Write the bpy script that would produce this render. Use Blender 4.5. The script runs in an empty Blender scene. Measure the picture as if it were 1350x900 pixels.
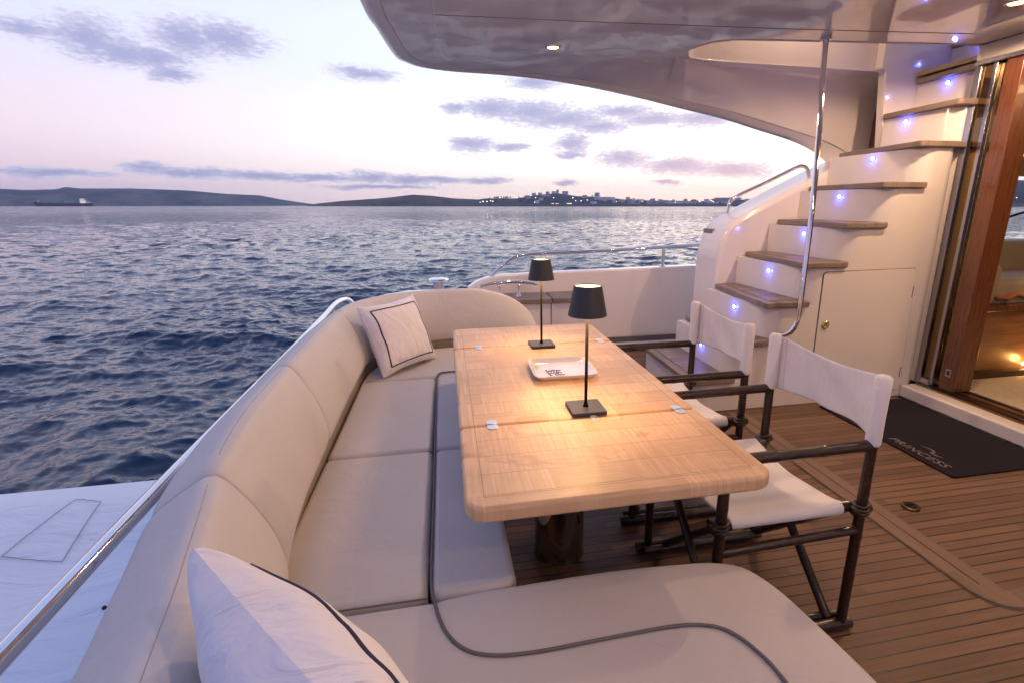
import bpy, bmesh, math, random
import numpy as np
from mathutils import Vector, Matrix
R=math.radians
random.seed(7)
scene=bpy.context.scene
COL=scene.collection
# ---------------------------------------------------------------- helpers
class NT:
    def __init__(s,nt): s.nt=nt; s.L=nt.links
    def n(s,t,**k):
        x=s.nt.nodes.new(t)
        for a,b in k.items(): setattr(x,a,b)
        return x
    def put(s,sock,v):
        if hasattr(v,'links') or isinstance(v,bpy.types.NodeSocket): s.L.new(v,sock)
        elif v is not None:
            try: sock.default_value=v
            except Exception: sock.default_value=(*v,1)
    def m(s,op,a,b=None,c=None,clamp=False):
        x=s.n('ShaderNodeMath',operation=op); x.use_clamp=clamp
        s.put(x.inputs[0],a)
        if b is not None: s.put(x.inputs[1],b)
        if c is not None: s.put(x.inputs[2],c)
        return x.outputs[0]
    def v(s,op,a,b=None,c=None):
        x=s.n('ShaderNodeVectorMath',operation=op)
        s.put(x.inputs[0],a)
        if b is not None: s.put(x.inputs[1],b)
        if c is not None: s.put(x.inputs[2],c)
        return x
    def mix(s,f,a,b,bt='MIX'):
        x=s.n('ShaderNodeMix',data_type='RGBA',blend_type=bt)
        s.put(x.inputs[0],f); s.put(x.inputs[6],a if not isinstance(a,tuple) else (*a[:3],1)); s.put(x.inputs[7],b if not isinstance(b,tuple) else (*b[:3],1))
        return x.outputs[2]
    def noise(s,vec,scale,detail=3,rough=.5,dist=0):
        x=s.n('ShaderNodeTexNoise'); s.put(x.inputs['Vector'],vec)
        x.inputs['Scale'].default_value=scale; x.inputs['Detail'].default_value=detail
        x.inputs['Roughness'].default_value=rough; x.inputs['Distortion'].default_value=dist
        return x.outputs[0]
    def smooth(s,v,a,b,o0=0,o1=1):
        x=s.n('ShaderNodeMapRange',interpolation_type='SMOOTHSTEP'); s.put(x.inputs[0],v)
        for i,q in enumerate((a,b,o0,o1)): x.inputs[i+1].default_value=q
        return x.outputs[0]
    def sep(s,v):
        x=s.n('ShaderNodeSeparateXYZ'); s.put(x.inputs[0],v); return x.outputs
    def comb(s,x_,y_,z_=0):
        x=s.n('ShaderNodeCombineXYZ')
        for i,q in enumerate((x_,y_,z_)): s.put(x.inputs[i],q)
        return x.outputs[0]
    def bump(s,h,strength=.3,dist=.01,normal=None):
        x=s.n('ShaderNodeBump'); s.put(x.inputs['Height'],h)
        x.inputs['Strength'].default_value=strength; x.inputs['Distance'].default_value=dist
        if normal: s.L.new(normal,x.inputs['Normal'])
        return x.outputs[0]
def newmat(name):
    m=bpy.data.materials.new(name); m.use_nodes=True
    nt=m.node_tree; b=nt.nodes['Principled BSDF']
    return m,NT(nt),b
def pbr(name,col,rough=.5,metal=0,coat=0,nscale=0,namp=.1,bscale=0,bstr=.1,bdist=.002,stretch=(1,1,1),emis=None,estr=0,spec=None,ior=None):
    m,N,b=newmat(name)
    b.inputs['Roughness'].default_value=rough; b.inputs['Metallic'].default_value=metal
    b.inputs['Coat Weight'].default_value=coat; b.inputs['Coat Roughness'].default_value=.04
    if spec is not None: b.inputs['Specular IOR Level'].default_value=spec
    if ior: b.inputs['IOR'].default_value=ior
    b.inputs['Base Color'].default_value=(*col,1)
    tc=N.n('ShaderNodeTexCoord').outputs['Object']
    vec=N.v('MULTIPLY',tc,stretch).outputs[0]
    if nscale:
        f=N.noise(vec,nscale,5,.6)
        lo=tuple(c*(1-namp) for c in col); hi=tuple(min(1,c*(1+namp)) for c in col)
        N.L.new(N.mix(N.smooth(f,.3,.7),lo,hi),b.inputs['Base Color'])
        N.L.new(N.m('MULTIPLY_ADD',f,.25*rough,rough*.87),b.inputs['Roughness'])
    if bscale: N.L.new(N.bump(N.noise(vec,bscale,4,.6),bstr,bdist),b.inputs['Normal'])
    if emis: b.inputs['Emission Color'].default_value=(*emis,1); b.inputs['Emission Strength'].default_value=estr
    return m
def wloc(o):
    v=Vector((0,0,0))
    while o: v+=o.location; o=o.parent
    return v
class MB:
    def __init__(s): s.v=[]; s.f=[]
    def add(s,vs,fs):
        k=len(s.v); s.v+=[tuple(p) for p in vs]; s.f+=[tuple(i+k for i in f) for f in fs]; return s
    def box(s,x0,x1,y0,y1,z0,z1):
        return s.add([(x0,y0,z0),(x1,y0,z0),(x1,y1,z0),(x0,y1,z0),(x0,y0,z1),(x1,y0,z1),(x1,y1,z1),(x0,y1,z1)],
            [(0,3,2,1),(4,5,6,7),(0,1,5,4),(1,2,6,5),(2,3,7,6),(3,0,4,7)])
    def obox(s,c,ax,ay,az):   # oriented box, half vectors
        c,ax,ay,az=map(Vector,(c,ax,ay,az)); vs=[]
        for k in (-1,1):
            for i,j in ((-1,-1),(1,-1),(1,1),(-1,1)): vs.append(c+ax*i+ay*j+az*k)
        return s.add(vs,[(0,3,2,1),(4,5,6,7),(0,1,5,4),(1,2,6,5),(2,3,7,6),(3,0,4,7)])
    def grid(s,P,closeu=False,closev=False):
        n=len(P); m=len(P[0]); vs=[p for r in P for p in r]; fs=[]
        for i in range(n-(0 if closeu else 1)):
            for j in range(m-(0 if closev else 1)):
                a=i*m+j; b=i*m+(j+1)%m; c=((i+1)%n)*m+(j+1)%m; d=((i+1)%n)*m+j
                fs.append((a,b,c,d))
        return s.add(vs,fs)
    def tube(s,pts,r,seg=12,cap=True,close=False):
        pts=[Vector(p) for p in pts]; n=len(pts)
        rr=r if isinstance(r,(list,tuple)) else [r]*n
        prev=None; rings=[]
        for i,p in enumerate(pts):
            if close: t=pts[(i+1)%n]-pts[i-1]
            else: t=pts[min(i+1,n-1)]-pts[max(i-1,0)]
            t.normalize()
            if prev is None:
                a=Vector((0,0,1)) if abs(t.z)<.9 else Vector((1,0,0)); u=t.cross(a).normalized()
            else:
                u=(prev-t*prev.dot(t)); u=u.normalized() if u.length>1e-6 else prev
            prev=u; w=t.cross(u)
            rings.append([p+(u*math.cos(q)+w*math.sin(q))*rr[i] for q in [2*math.pi*k/seg for k in range(seg)]])
        k=len(s.v); s.grid(rings,closeu=close,closev=True)
        if cap and not close:
            s.f.append(tuple(k+i for i in range(seg))[::-1]); s.f.append(tuple(k+(n-1)*seg+i for i in range(seg)))
        return s
    def lathe(s,prof,c=(0,0,0),seg=32,caps=True):
        c=Vector(c); rings=[[c+Vector((r*math.cos(2*math.pi*k/seg),r*math.sin(2*math.pi*k/seg),z)) for k in range(seg)] for r,z in prof]
        k=len(s.v); s.grid(rings,closev=True)
        if caps:
            s.f.append(tuple(k+i for i in range(seg))[::-1]); s.f.append(tuple(k+(len(prof)-1)*seg+i for i in range(seg)))
        return s
    def prism(s,outline,z0,z1):   # outline CCW xy
        n=len(outline)
        s.add([(x,y,z0) for x,y in outline]+[(x,y,z1) for x,y in outline],
              [tuple(range(n))[::-1],tuple(range(n,2*n))]+[(i,(i+1)%n,n+(i+1)%n,n+i) for i in range(n)]); return s
    def prism_xz(s,outline,y0,y1):
        n=len(outline)
        s.add([(x,y0,z) for x,z in outline]+[(x,y1,z) for x,z in outline],
              [tuple(range(n)),tuple(range(n,2*n))[::-1]]+[(i,n+i,n+(i+1)%n,(i+1)%n) for i in range(n)]); return s
    def soft(s,outline,z0,z1,r=.03,steps=5,crown=0):  # soft-edged cushion from outline
        def inset(o,d):
            n=len(o); out=[]
            for i in range(n):
                p=Vector(o[i-1]); q=Vector(o[i]); t=Vector(o[(i+1)%n])
                a=(q-p).normalized(); b=(t-q).normalized()
                na=Vector((-a.y,a.x)); nb=Vector((-b.y,b.x)); m_=(na+nb)
                m_=m_/max(.35,m_.length_squared)*2*.5*2 if m_.length>1e-6 else na
                m_=(na+nb); L=m_.length; m_=m_/L; k=1/max(.5,m_.dot(na))
                out.append(tuple(q+m_*d*k))
            return out
        rings=[(0,z0)]+[(r*(1-math.cos(math.pi/2*k/steps)),z1-r+r*math.sin(math.pi/2*k/steps)) for k in range(steps+1)]
        rings.append((r*1.02,z1+.0004))
        P=[]
        for d,z in rings:
            P.append([(x,y,z) for x,y in inset(outline,d)])
        k=len(s.v); n=len(outline); s.grid(P,closev=True)
        s.f.append(tuple(k+(len(P)-1)*n+i for i in range(n)))
        s.f.append(tuple(k+i for i in range(n))[::-1])
        return s
    def build(s,name,mat=None,parent=None,smooth=False,bevel=0,bseg=2,local=False,auto=None,wn=False):
        off=Vector((0,0,0)) if local else wloc(parent) if parent else Vector((0,0,0))
        me=bpy.data.meshes.new(name)
        me.from_pydata([Vector(p)-off for p in s.v],[],s.f); me.update()
        bm=bmesh.new(); bm.from_mesh(me); bmesh.ops.recalc_face_normals(bm,faces=bm.faces); bm.to_mesh(me); bm.free()
        if mat: me.materials.append(mat)
        o=bpy.data.objects.new(name,me); COL.objects.link(o)
        if parent: o.parent=parent
        if smooth:
            me.polygons.foreach_set('use_smooth',[True]*len(me.polygons))
            if wn: o.modifiers.new('wn','WEIGHTED_NORMAL').weight=100
            if auto:
                try: me.set_sharp_from_angle(angle=R(auto))
                except Exception: pass
        if bevel:
            b=o.modifiers.new('bevel','BEVEL'); b.width=bevel; b.segments=bseg; b.limit_method='ANGLE'; b.angle_limit=R(40)
            me.polygons.foreach_set('use_smooth',[True]*len(me.polygons)); b.harden_normals=True
        return o
def tag(o,label=None,cat=None,group=None,kind=None):
    if label: o['label']=label
    if cat: o['category']=cat
    if group: o['group']=group
    if kind: o['kind']=kind
    return o
def thing(name,label,cat,loc=(0,0,0),group=None):
    o=bpy.data.objects.new(name,None); COL.objects.link(o); o.location=loc; o.empty_display_size=.05
    return tag(o,label,cat,group)
def struct(o): o['kind']='structure'; return o
def kids(o): return [c for c in bpy.data.objects if c.parent is o]
def copy_tree(o,parent=None):
    c=o.copy(); COL.objects.link(c); c.parent=parent
    for ch in kids(o): copy_tree(ch,c)
    return c
def rrect(x0,x1,y0,y1,r,seg=6,corners=(1,1,1,1)): # corners: (x0y0, x1y0, x1y1, x0y1), CCW
    out=[]
    for (cx,cy,a0),on in zip(((x0,y0,180),(x1,y0,270),(x1,y1,0),(x0,y1,90)),corners):
        rr=r*on if on else 0
        if rr<=0: out.append((cx,cy)); continue
        ox=cx+rr*(1 if cx==x0 else -1); oy=cy+rr*(1 if cy==y0 else -1)
        for k in range(seg+1):
            a=R(a0+90*k/seg); out.append((ox+rr*math.cos(a),oy+rr*math.sin(a)))
    return out
def spline(pts,n=12):  # catmull-rom
    P=[Vector(p) for p in pts]; P=[P[0]*2-P[1]]+P+[P[-1]*2-P[-2]]; out=[]
    for i in range(1,len(P)-2):
        a,b,c,d=P[i-1:i+3]
        for k in range(n):
            t=k/n; out.append(.5*((2*b)+(c-a)*t+(2*a-5*b+4*c-d)*t*t+(3*b-a-3*c+d)*t**3))
    out.append(P[-2]); return out
def lamp(name,kind,loc,energy,col,parent=None,size=.02,rot=None,spot=60,blend=.6):
    l=bpy.data.lights.new(name,kind); l.energy=energy; l.color=col
    if kind=='AREA': l.size=size
    else: l.shadow_soft_size=size
    if kind=='SPOT': l.spot_size=R(spot); l.spot_blend=blend
    o=bpy.data.objects.new(name,l); COL.objects.link(o)
    if parent: o.parent=parent; o.location=Vector(loc)-wloc(parent)
    else: o.location=loc
    if rot: o.rotation_euler=rot
    return o

# ---------------------------------------------------------------- materials
GEL=pbr('gelcoat',(.80,.755,.735),.16,coat=.35,nscale=1.2,namp=.02)
GELC=pbr('gelcoat_ceiling',(.88,.82,.78),.05,coat=1.0,spec=.7,nscale=1.5,namp=.02)
GELD=pbr('gelcoat_shade_groove',(.10,.09,.09),.5)
def leather(name,col):
    m,N,b=newmat(name)
    tc=N.n('ShaderNodeTexCoord').outputs['Object']
    f=N.noise(tc,2.2,4,.55)
    N.L.new(N.mix(N.smooth(f,.3,.7),tuple(c*.95 for c in col),tuple(c*1.03 for c in col)),b.inputs['Base Color'])
    b.inputs['Roughness'].default_value=.52; b.inputs['Sheen Weight'].default_value=.1
    vo=N.n('ShaderNodeTexVoronoi'); N.L.new(tc,vo.inputs['Vector']); vo.inputs['Scale'].default_value=420
    n1=N.bump(vo.outputs['Distance'],.18,.0006)
    n2=N.bump(N.noise(tc,6,4,.6,1.0),.5,.010,n1)
    N.L.new(n2,b.inputs['Normal']); return m
LEA=leather('cream_leather',(.60,.56,.525))
LEA2=leather('cream_leather_insert',(.575,.54,.53))
PIPE=pbr('grey_piping',(.16,.145,.14),.6)
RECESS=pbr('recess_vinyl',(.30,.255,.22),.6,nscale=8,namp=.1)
CHROME=pbr('polished_steel',(.78,.77,.76),.07,metal=1,nscale=6,namp=.04)
STEEL=pbr('brushed_steel',(.55,.55,.56),.28,metal=1,nscale=30,namp=.1,stretch=(1,1,8))
NAVY=pbr('navy_trim',(.012,.014,.04),.7,bscale=900,bstr=.3,bdist=.0005)
BLACK=pbr('matt_black',(.012,.012,.013),.5)
LAMPM=pbr('lamp_graphite',(.035,.036,.042),.48,nscale=60,namp=.1)
STEMM=pbr('lamp_stem_dark',(.010,.010,.012),.7,spec=.02)
def cloth(name,col,wr=.5,wd=.012,ws=7):
    m,N,b=newmat(name)
    tc=N.n('ShaderNodeTexCoord').outputs['Object']
    b.inputs['Base Color'].default_value=(*col,1); b.inputs['Roughness'].default_value=.85
    b.inputs['Sheen Weight'].default_value=.15
    sc=N.v('MULTIPLY',tc,(1,2.6,1)).outputs[0]
    w=N.noise(sc,ws,4,.55,1.2)
    x=N.n('ShaderNodeTexVoronoi'); N.L.new(tc,x.inputs['Vector']); x.inputs['Scale'].default_value=700
    n1=N.bump(x.outputs['Distance'],.25,.0008); N.L.new(N.bump(w,wr,wd,n1),b.inputs['Normal'])
    return m
CANVAS=cloth('white_canvas',(.84,.81,.79),.6)
COTTON=cloth('white_cotton',(.86,.83,.84),.9,.022,5)
COVER=cloth('tender_cover_cloth',(.80,.82,.85),.8,.05,2.0)
def rattan():
    m,N,b=newmat('dark_rattan_wood')
    tc=N.n('ShaderNodeTexCoord').outputs['Object']
    st=N.v('MULTIPLY',tc,(3,14,5)).outputs[0]
    f=N.noise(st,14,5,.6)
    N.L.new(N.mix(N.smooth(f,.35,.7),(.012,.006,.004),(.060,.026,.014)),b.inputs['Base Color'])
    b.inputs['Roughness'].default_value=.34; b.inputs['Coat Weight'].default_value=.3; b.inputs['Coat Roughness'].default_value=.2
    N.L.new(N.bump(f,.12,.001),b.inputs['Normal']); return m
RATTAN=rattan()
def teakdeck(name,c0,c1,cs,seam=True,along=0,pitch=.0486,phase=1.026,gap=.12):
    m,N,b=newmat(name)
    P=N.n('ShaderNodeNewGeometry').outputs['Position']; X,Y,Z=N.sep(P)
    if along==1: X,Y=Y,X
    q=N.m('DIVIDE',N.m('SUBTRACT',Y,phase),pitch); fr=N.m('FRACT',q); idn=N.m('FLOOR',q)
    wn=N.n('ShaderNodeTexWhiteNoise',noise_dimensions='2D')
    xs=N.m('FLOOR',N.m('ADD',N.m('DIVIDE',X,1.9),N.m('MULTIPLY',idn,.37)))
    N.L.new(N.comb(idn,xs),wn.inputs['Vector']); rnd=wn.outputs[0]
    gv=N.comb(N.m('MULTIPLY',X,2.2),N.m('MULTIPLY',Y,60),rnd)
    g=N.noise(gv,1.6,5,.65,.4)
    mo=N.noise(P,2.6,4,.6)
    t=N.m('ADD',N.m('MULTIPLY',g,.55),N.m('ADD',N.m('MULTIPLY',rnd,.28),N.m('MULTIPLY',mo,.25)))
    col=N.mix(N.smooth(t,.3,.85),c0,c1)
    if seam:
        e=N.m('ABSOLUTE',N.m('SUBTRACT',fr,.5)); s_=N.smooth(e,.5-gap*.55,.5-gap*.35)
        col=N.mix(s_,col,cs)
        hgt=N.m('SUBTRACT',N.m('MULTIPLY',g,.15),s_)
        N.L.new(N.bump(hgt,.5,.0015),b.inputs['Normal'])
        N.L.new(N.m('MULTIPLY_ADD',s_,-.15,.55),b.inputs['Roughness'])
    else:
        b.inputs['Roughness'].default_value=.55
        N.L.new(N.bump(g,.2,.001),b.inputs['Normal'])
    N.L.new(col,b.inputs['Base Color']); return m
TEAK=teakdeck('teak_deck',(.115,.062,.038),(.225,.128,.080),(.006,.005,.005))
TEAKM=teakdeck('teak_margin',(.15,.092,.064),(.225,.142,.10),(.01,.008,.008),seam=False,along=1)
TEAKT=teakdeck('teak_tread',(.21,.155,.125),(.31,.235,.195),(.02,.014,.012),pitch=.05,phase=0,gap=.09)
TEAKN=teakdeck('teak_nosing',(.20,.155,.13),(.29,.23,.195),(.02,.014,.012),seam=False,along=1)
def tablewood():
    m,N,b=newmat('bleached_teak_table')
    P=N.n('ShaderNodeNewGeometry').outputs['Position']; X,Y,Z=N.sep(P)
    q=N.m('DIVIDE',N.m('SUBTRACT',Y,1.075),.0975); fr=N.m('FRACT',q); idn=N.m('FLOOR',q)
    wn=N.n('ShaderNodeTexWhiteNoise',noise_dimensions='2D')
    xs=N.m('FLOOR',N.m('ADD',N.m('DIVIDE',X,.23),N.m('MULTIPLY',idn,.43)))
    N.L.new(N.comb(idn,xs),wn.inputs['Vector']); rnd=wn.outputs[0]
    ax=N.m('ABSOLUTE',N.m('SUBTRACT',X,.405)); ay=N.m('ABSOLUTE',N.m('SUBTRACT',Y,1.905))
    dx=N.m('SUBTRACT',.395,ax); dy=N.m('SUBTRACT',.885,ay); d=N.m('MINIMUM',dx,dy)
    border=N.smooth(d,.0475,.0465); line=N.smooth(N.m('ABSOLUTE',N.m('SUBTRACT',d,.047)),.0018,.0008)
    g1=N.noise(N.comb(N.m('MULTIPLY',X,3),N.m('MULTIPLY',Y,90),rnd),1.5,5,.65,.5)
    g2=N.noise(N.comb(N.m('MULTIPLY',X,75),N.m('MULTIPLY',Y,3),rnd),1.5,4,.6,.3)
    g=N.mix(N.smooth(dx,.0475,.0465),N.mix(N.smooth(rnd,.35,.6,.1,.85),g1,g2),g2)
    st=N.noise(P,3.2,5,.62,1.5)
    t=N.m('ADD',N.m('MULTIPLY',g,.6),N.m('ADD',N.m('MULTIPLY',rnd,.16),N.m('MULTIPLY',st,.3)))
    col=N.mix(N.smooth(t,.3,.85),(.50,.30,.15),(.80,.57,.355))
    col=N.mix(N.m('MULTIPLY',N.smooth(st,.56,.70),.42),col,(.30,.12,.055))
    e=N.smooth(N.m('ABSOLUTE',N.m('SUBTRACT',fr,.5)),.483,.494)
    e=N.m('MULTIPLY',e,N.m('SUBTRACT',1,border))
    col=N.mix(N.m('MULTIPLY',N.m('MAXIMUM',e,line),.55),col,(.16,.07,.035))
    N.L.new(col,b.inputs['Base Color'])
    b.inputs['Roughness'].default_value=.42
    N.L.new(N.bump(N.m('SUBTRACT',g,e),.14,.001),b.inputs['Normal']); return m
TABLE=tablewood()
MAHOG=pbr('mahogany',(.13,.045,.019),.28,coat=.4,nscale=9,namp=.14,stretch=(6,6,.6))
GLASSD=pbr('bronze_glass',(.05,.035,.018),.03,metal=.0,coat=1,spec=1.0)
GOLDM=pbr('bronze_mirror',(.26,.17,.08),.05,metal=1)
CARPET=pbr('salon_carpet',(.42,.35,.27),.95,nscale=40,namp=.1)
TAN=pbr('salon_headliner',(.40,.30,.19),.6,nscale=3,namp=.05)
SALSOFA=leather('salon_upholstery',(.30,.24,.18))
ORANGE=cloth('orange_fabric',(.34,.10,.04))
MATM=pbr('doormat_felt',(.018,.016,.024),.95,spec=.15,nscale=120,namp=.3,bscale=500,bstr=.5,bdist=.002)
LOGO=pbr('doormat_print',(.22,.17,.16),.9)
def glow(name,col,s):
    m,N,b=newmat(name); b.inputs['Base Color'].default_value=(*col,1)
    b.inputs['Emission Color'].default_value=(*col,1); b.inputs['Emission Strength'].default_value=s
    return m
WARM=(1.0,.62,.28)
GLW=glow('warm_bulb_glow',(1.0,.60,.24),9)
GLS=glow('lamp_shade_opening_glow',(1.0,.72,.36),5)
GLB=glow('blue_led_glow',(.10,.14,1.0),60)
GLBW=glow('blue_led_core',(.55,.70,1.0),40)
SHORE=glow('shore_light_glow',(1.0,.82,.50),12)

# ---------------------------------------------------------------- camera
cam=bpy.data.cameras.new('camera'); co=bpy.data.objects.new('camera',cam); COL.objects.link(co)
cam.sensor_width=36; cam.lens=670/1350*36; cam.shift_x=-53/1350; cam.shift_y=3/1350
cam.clip_start=.05; cam.clip_end=40000
co.location=(0,0,1.4); co.rotation_euler=(R(90)-math.atan(182/670),0,-math.atan(143/math.hypot(670,182)))
scene.camera=co

# ---------------------------------------------------------------- sky
w=bpy.data.worlds.new('World'); scene.world=w; w.use_nodes=True
N=NT(w.node_tree); w.node_tree.nodes.clear()
tc=N.n('ShaderNodeTexCoord').outputs['Generated']
D=N.v('NORMALIZE',tc).outputs[0]; X,Y,Z=N.sep(D)
az=N.m('MULTIPLY',N.m('ARCTAN2',X,Y),180/math.pi); el=N.m('MULTIPLY',N.m('ARCSINE',Z),180/math.pi)
def ramp(fac,stops):
    r=N.n('ShaderNodeValToRGB'); r.color_ramp.interpolation='EASE'; e=r.color_ramp.elements
    while len(e)<len(stops): e.new(.5)
    for k,(p,c) in enumerate(stops): e[k].position=p; e[k].color=(*c,1)
    N.L.new(fac,r.inputs[0]); return r.outputs[0]
def srgb(r,g,b): return tuple(((c/255)/12.92 if c/255<.04045 else ((c/255+.055)/1.055)**2.4) for c in (r,g,b))
ef=N.m('DIVIDE',el,90,clamp=True)
left=ramp(ef,[(0,srgb(200,182,205)),(.03,srgb(216,193,208)),(.075,srgb(219,201,216)),(.16,srgb(200,205,236)),(.35,srgb(148,168,220)),(1,srgb(106,130,184))])
mid=ramp(ef,[(0,srgb(248,222,216)),(.02,srgb(255,238,230)),(.06,srgb(255,250,247)),(.15,srgb(222,230,249)),(.35,srgb(165,178,230)),(1,srgb(106,130,184))])
right=ramp(ef,[(0,(.93,.82,.74)),(.02,(.99,.92,.88)),(.07,(1.0,.98,.99)),(.18,(.86,.90,1.0)),(.4,srgb(170,182,232)),(1,srgb(106,130,184))])
back=ramp(ef,[(0,srgb(150,140,175)),(.08,srgb(170,150,185)),(.2,srgb(140,145,195)),(1,srgb(106,130,184))])
f1=N.smooth(az,-44,12); f2=N.smooth(az,0,30)
colr=N.mix(f2,N.mix(f1,left,mid),right)
daz=N.m('ABSOLUTE',N.m('SUBTRACT',N.m('FLOORED_MODULO',N.m('ADD',N.m('SUBTRACT',az,20),180),360),180))
colr=N.mix(N.smooth(daz,62,140),colr,back)
V=N.comb(az,el,0)
wv=N.v('MULTIPLY',V,(.35,.9,1)).outputs[0]
nz=N.n('ShaderNodeTexNoise'); N.L.new(wv,nz.inputs['Vector']); nz.inputs['Scale'].default_value=1.0; nz.inputs['Detail'].default_value=6; nz.inputs['Roughness'].default_value=.62
off=N.v('MULTIPLY',N.v('SUBTRACT',nz.outputs['Color'],(.5,.5,.5)).outputs[0],(3.2,1.1,0)).outputs[0]
VW=N.v('ADD',V,off).outputs[0]
clouds=[(-27.5,12.40,2.20,1.35),(-25.4,11.61,2.45,0.76),(-21.1,13.42,2.43,1.22),(-18.0,13.73,2.59,1.14),(-23.2,11.60,2.07,0.67),(-22.6,10.57,1.48,0.52),(-31.1,12.43,2.25,0.54),(-6.9,12.14,2.92,0.58),(9.4,9.27,4.71,0.99),(5.5,9.58,3.11,0.84),(13.0,8.56,4.74,0.93),(16.6,7.82,3.15,0.58),(1.7,9.49,1.68,0.42),(18.9,9.28,3.10,0.63),(22.0,8.50,3.82,0.63),(27.2,8.39,3.81,0.83),(3.2,6.09,2.35,0.66),(7.2,5.92,1.91,0.45),(14.0,6.23,1.92,0.96),(13.6,5.11,1.77,0.38),(19.2,4.77,2.69,0.90),(24.9,3.95,4.21,0.74),(30.2,3.48,3.64,0.65),(9.9,11.97,2.79,0.61),(-25.4,3.06,1.96,0.49),(-22.5,2.79,3.90,0.45),(-17.2,2.68,4.99,0.41),(-12.0,2.66,4.10,0.35),(-31.4,2.46,3.92,0.34),(-7.0,2.82,2.04,0.51),(-3.3,2.58,3.04,0.45),(-0.3,2.54,3.12,0.30),(4.5,2.57,2.41,0.31),(-6.4,1.80,5.17,0.22),(13.0,2.44,1.3,0.25),(23.8,2.38,1.4,0.25),
 (-60,6,9,1.4),(-48,14,8,1.6),(60,10,12,2),(-75,12,10,2),(5,34,16,4),(-40,30,12,3)]
dm=None
for a,e,sw,sh in clouds:
    if a<-15 and e>9: sw*=1.25; sh*=1.15
    sx,sy=1/(sw*1.15),1/(sh*1.25)
    q=N.v('MULTIPLY_ADD',VW,(sx,sy,0),(-a*sx,-e*sy,0)).outputs[0]
    l=N.v('LENGTH',q).outputs['Value']
    dm=l if dm is None else N.m('SMOOTH_MIN',dm,l,.35)
fine=N.noise(N.v('MULTIPLY',V,(.9,2.4,1)).outputs[0],1.6,7,.66,.3)
dd=N.m('ADD',dm,N.m('MULTIPLY',N.m('SUBTRACT',fine,.5),1.9))
mask=N.smooth(dd,1.36,.60)
mask=N.m('MULTIPLY',mask,N.m('MULTIPLY_ADD',fine,.5,.74))
dens=N.smooth(dd,1.1,.1)
ccol=N.mix(dens,srgb(204,200,220),srgb(150,152,190))
ccolr=N.mix(N.smooth(az,-5,25),ccol,N.mix(dens,srgb(214,208,226),srgb(148,154,192)))
colr=N.mix(N.m('MULTIPLY',mask,.97,clamp=True),colr,ccolr)
sky=N.n('ShaderNodeTexSky',sky_type='NISHITA'); sky.sun_disc=False; sky.sun_elevation=R(2); sky.sun_rotation=R(30); sky.air_density=1; sky.dust_density=1
below=N.smooth(el,0,-1.5)
colr=N.mix(below,colr,(.05,.06,.10))
b1=N.n('ShaderNodeBackground'); N.L.new(colr,b1.inputs[0]); b1.inputs[1].default_value=1.06
b2=N.n('ShaderNodeBackground'); N.L.new(sky.outputs[0],b2.inputs[0]); b2.inputs[1].default_value=.012
ad=N.n('ShaderNodeAddShader'); N.L.new(b1.outputs[0],ad.inputs[0]); N.L.new(b2.outputs[0],ad.inputs[1])
wo=N.n('ShaderNodeOutputWorld'); N.L.new(ad.outputs[0],wo.inputs[0])
# the afterglow of the sun that has just set
sl=bpy.data.lights.new('afterglow_sun','SUN'); sl.energy=.07; sl.angle=R(25); sl.color=(1.0,.80,.66)
so=bpy.data.objects.new('afterglow_sun',sl); COL.objects.link(so)
sd=Vector((math.sin(R(30))*math.cos(R(6)),math.cos(R(30))*math.cos(R(6)),math.sin(R(6))))
so.rotation_euler=sd.to_track_quat('Z','Y').to_euler()

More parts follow.
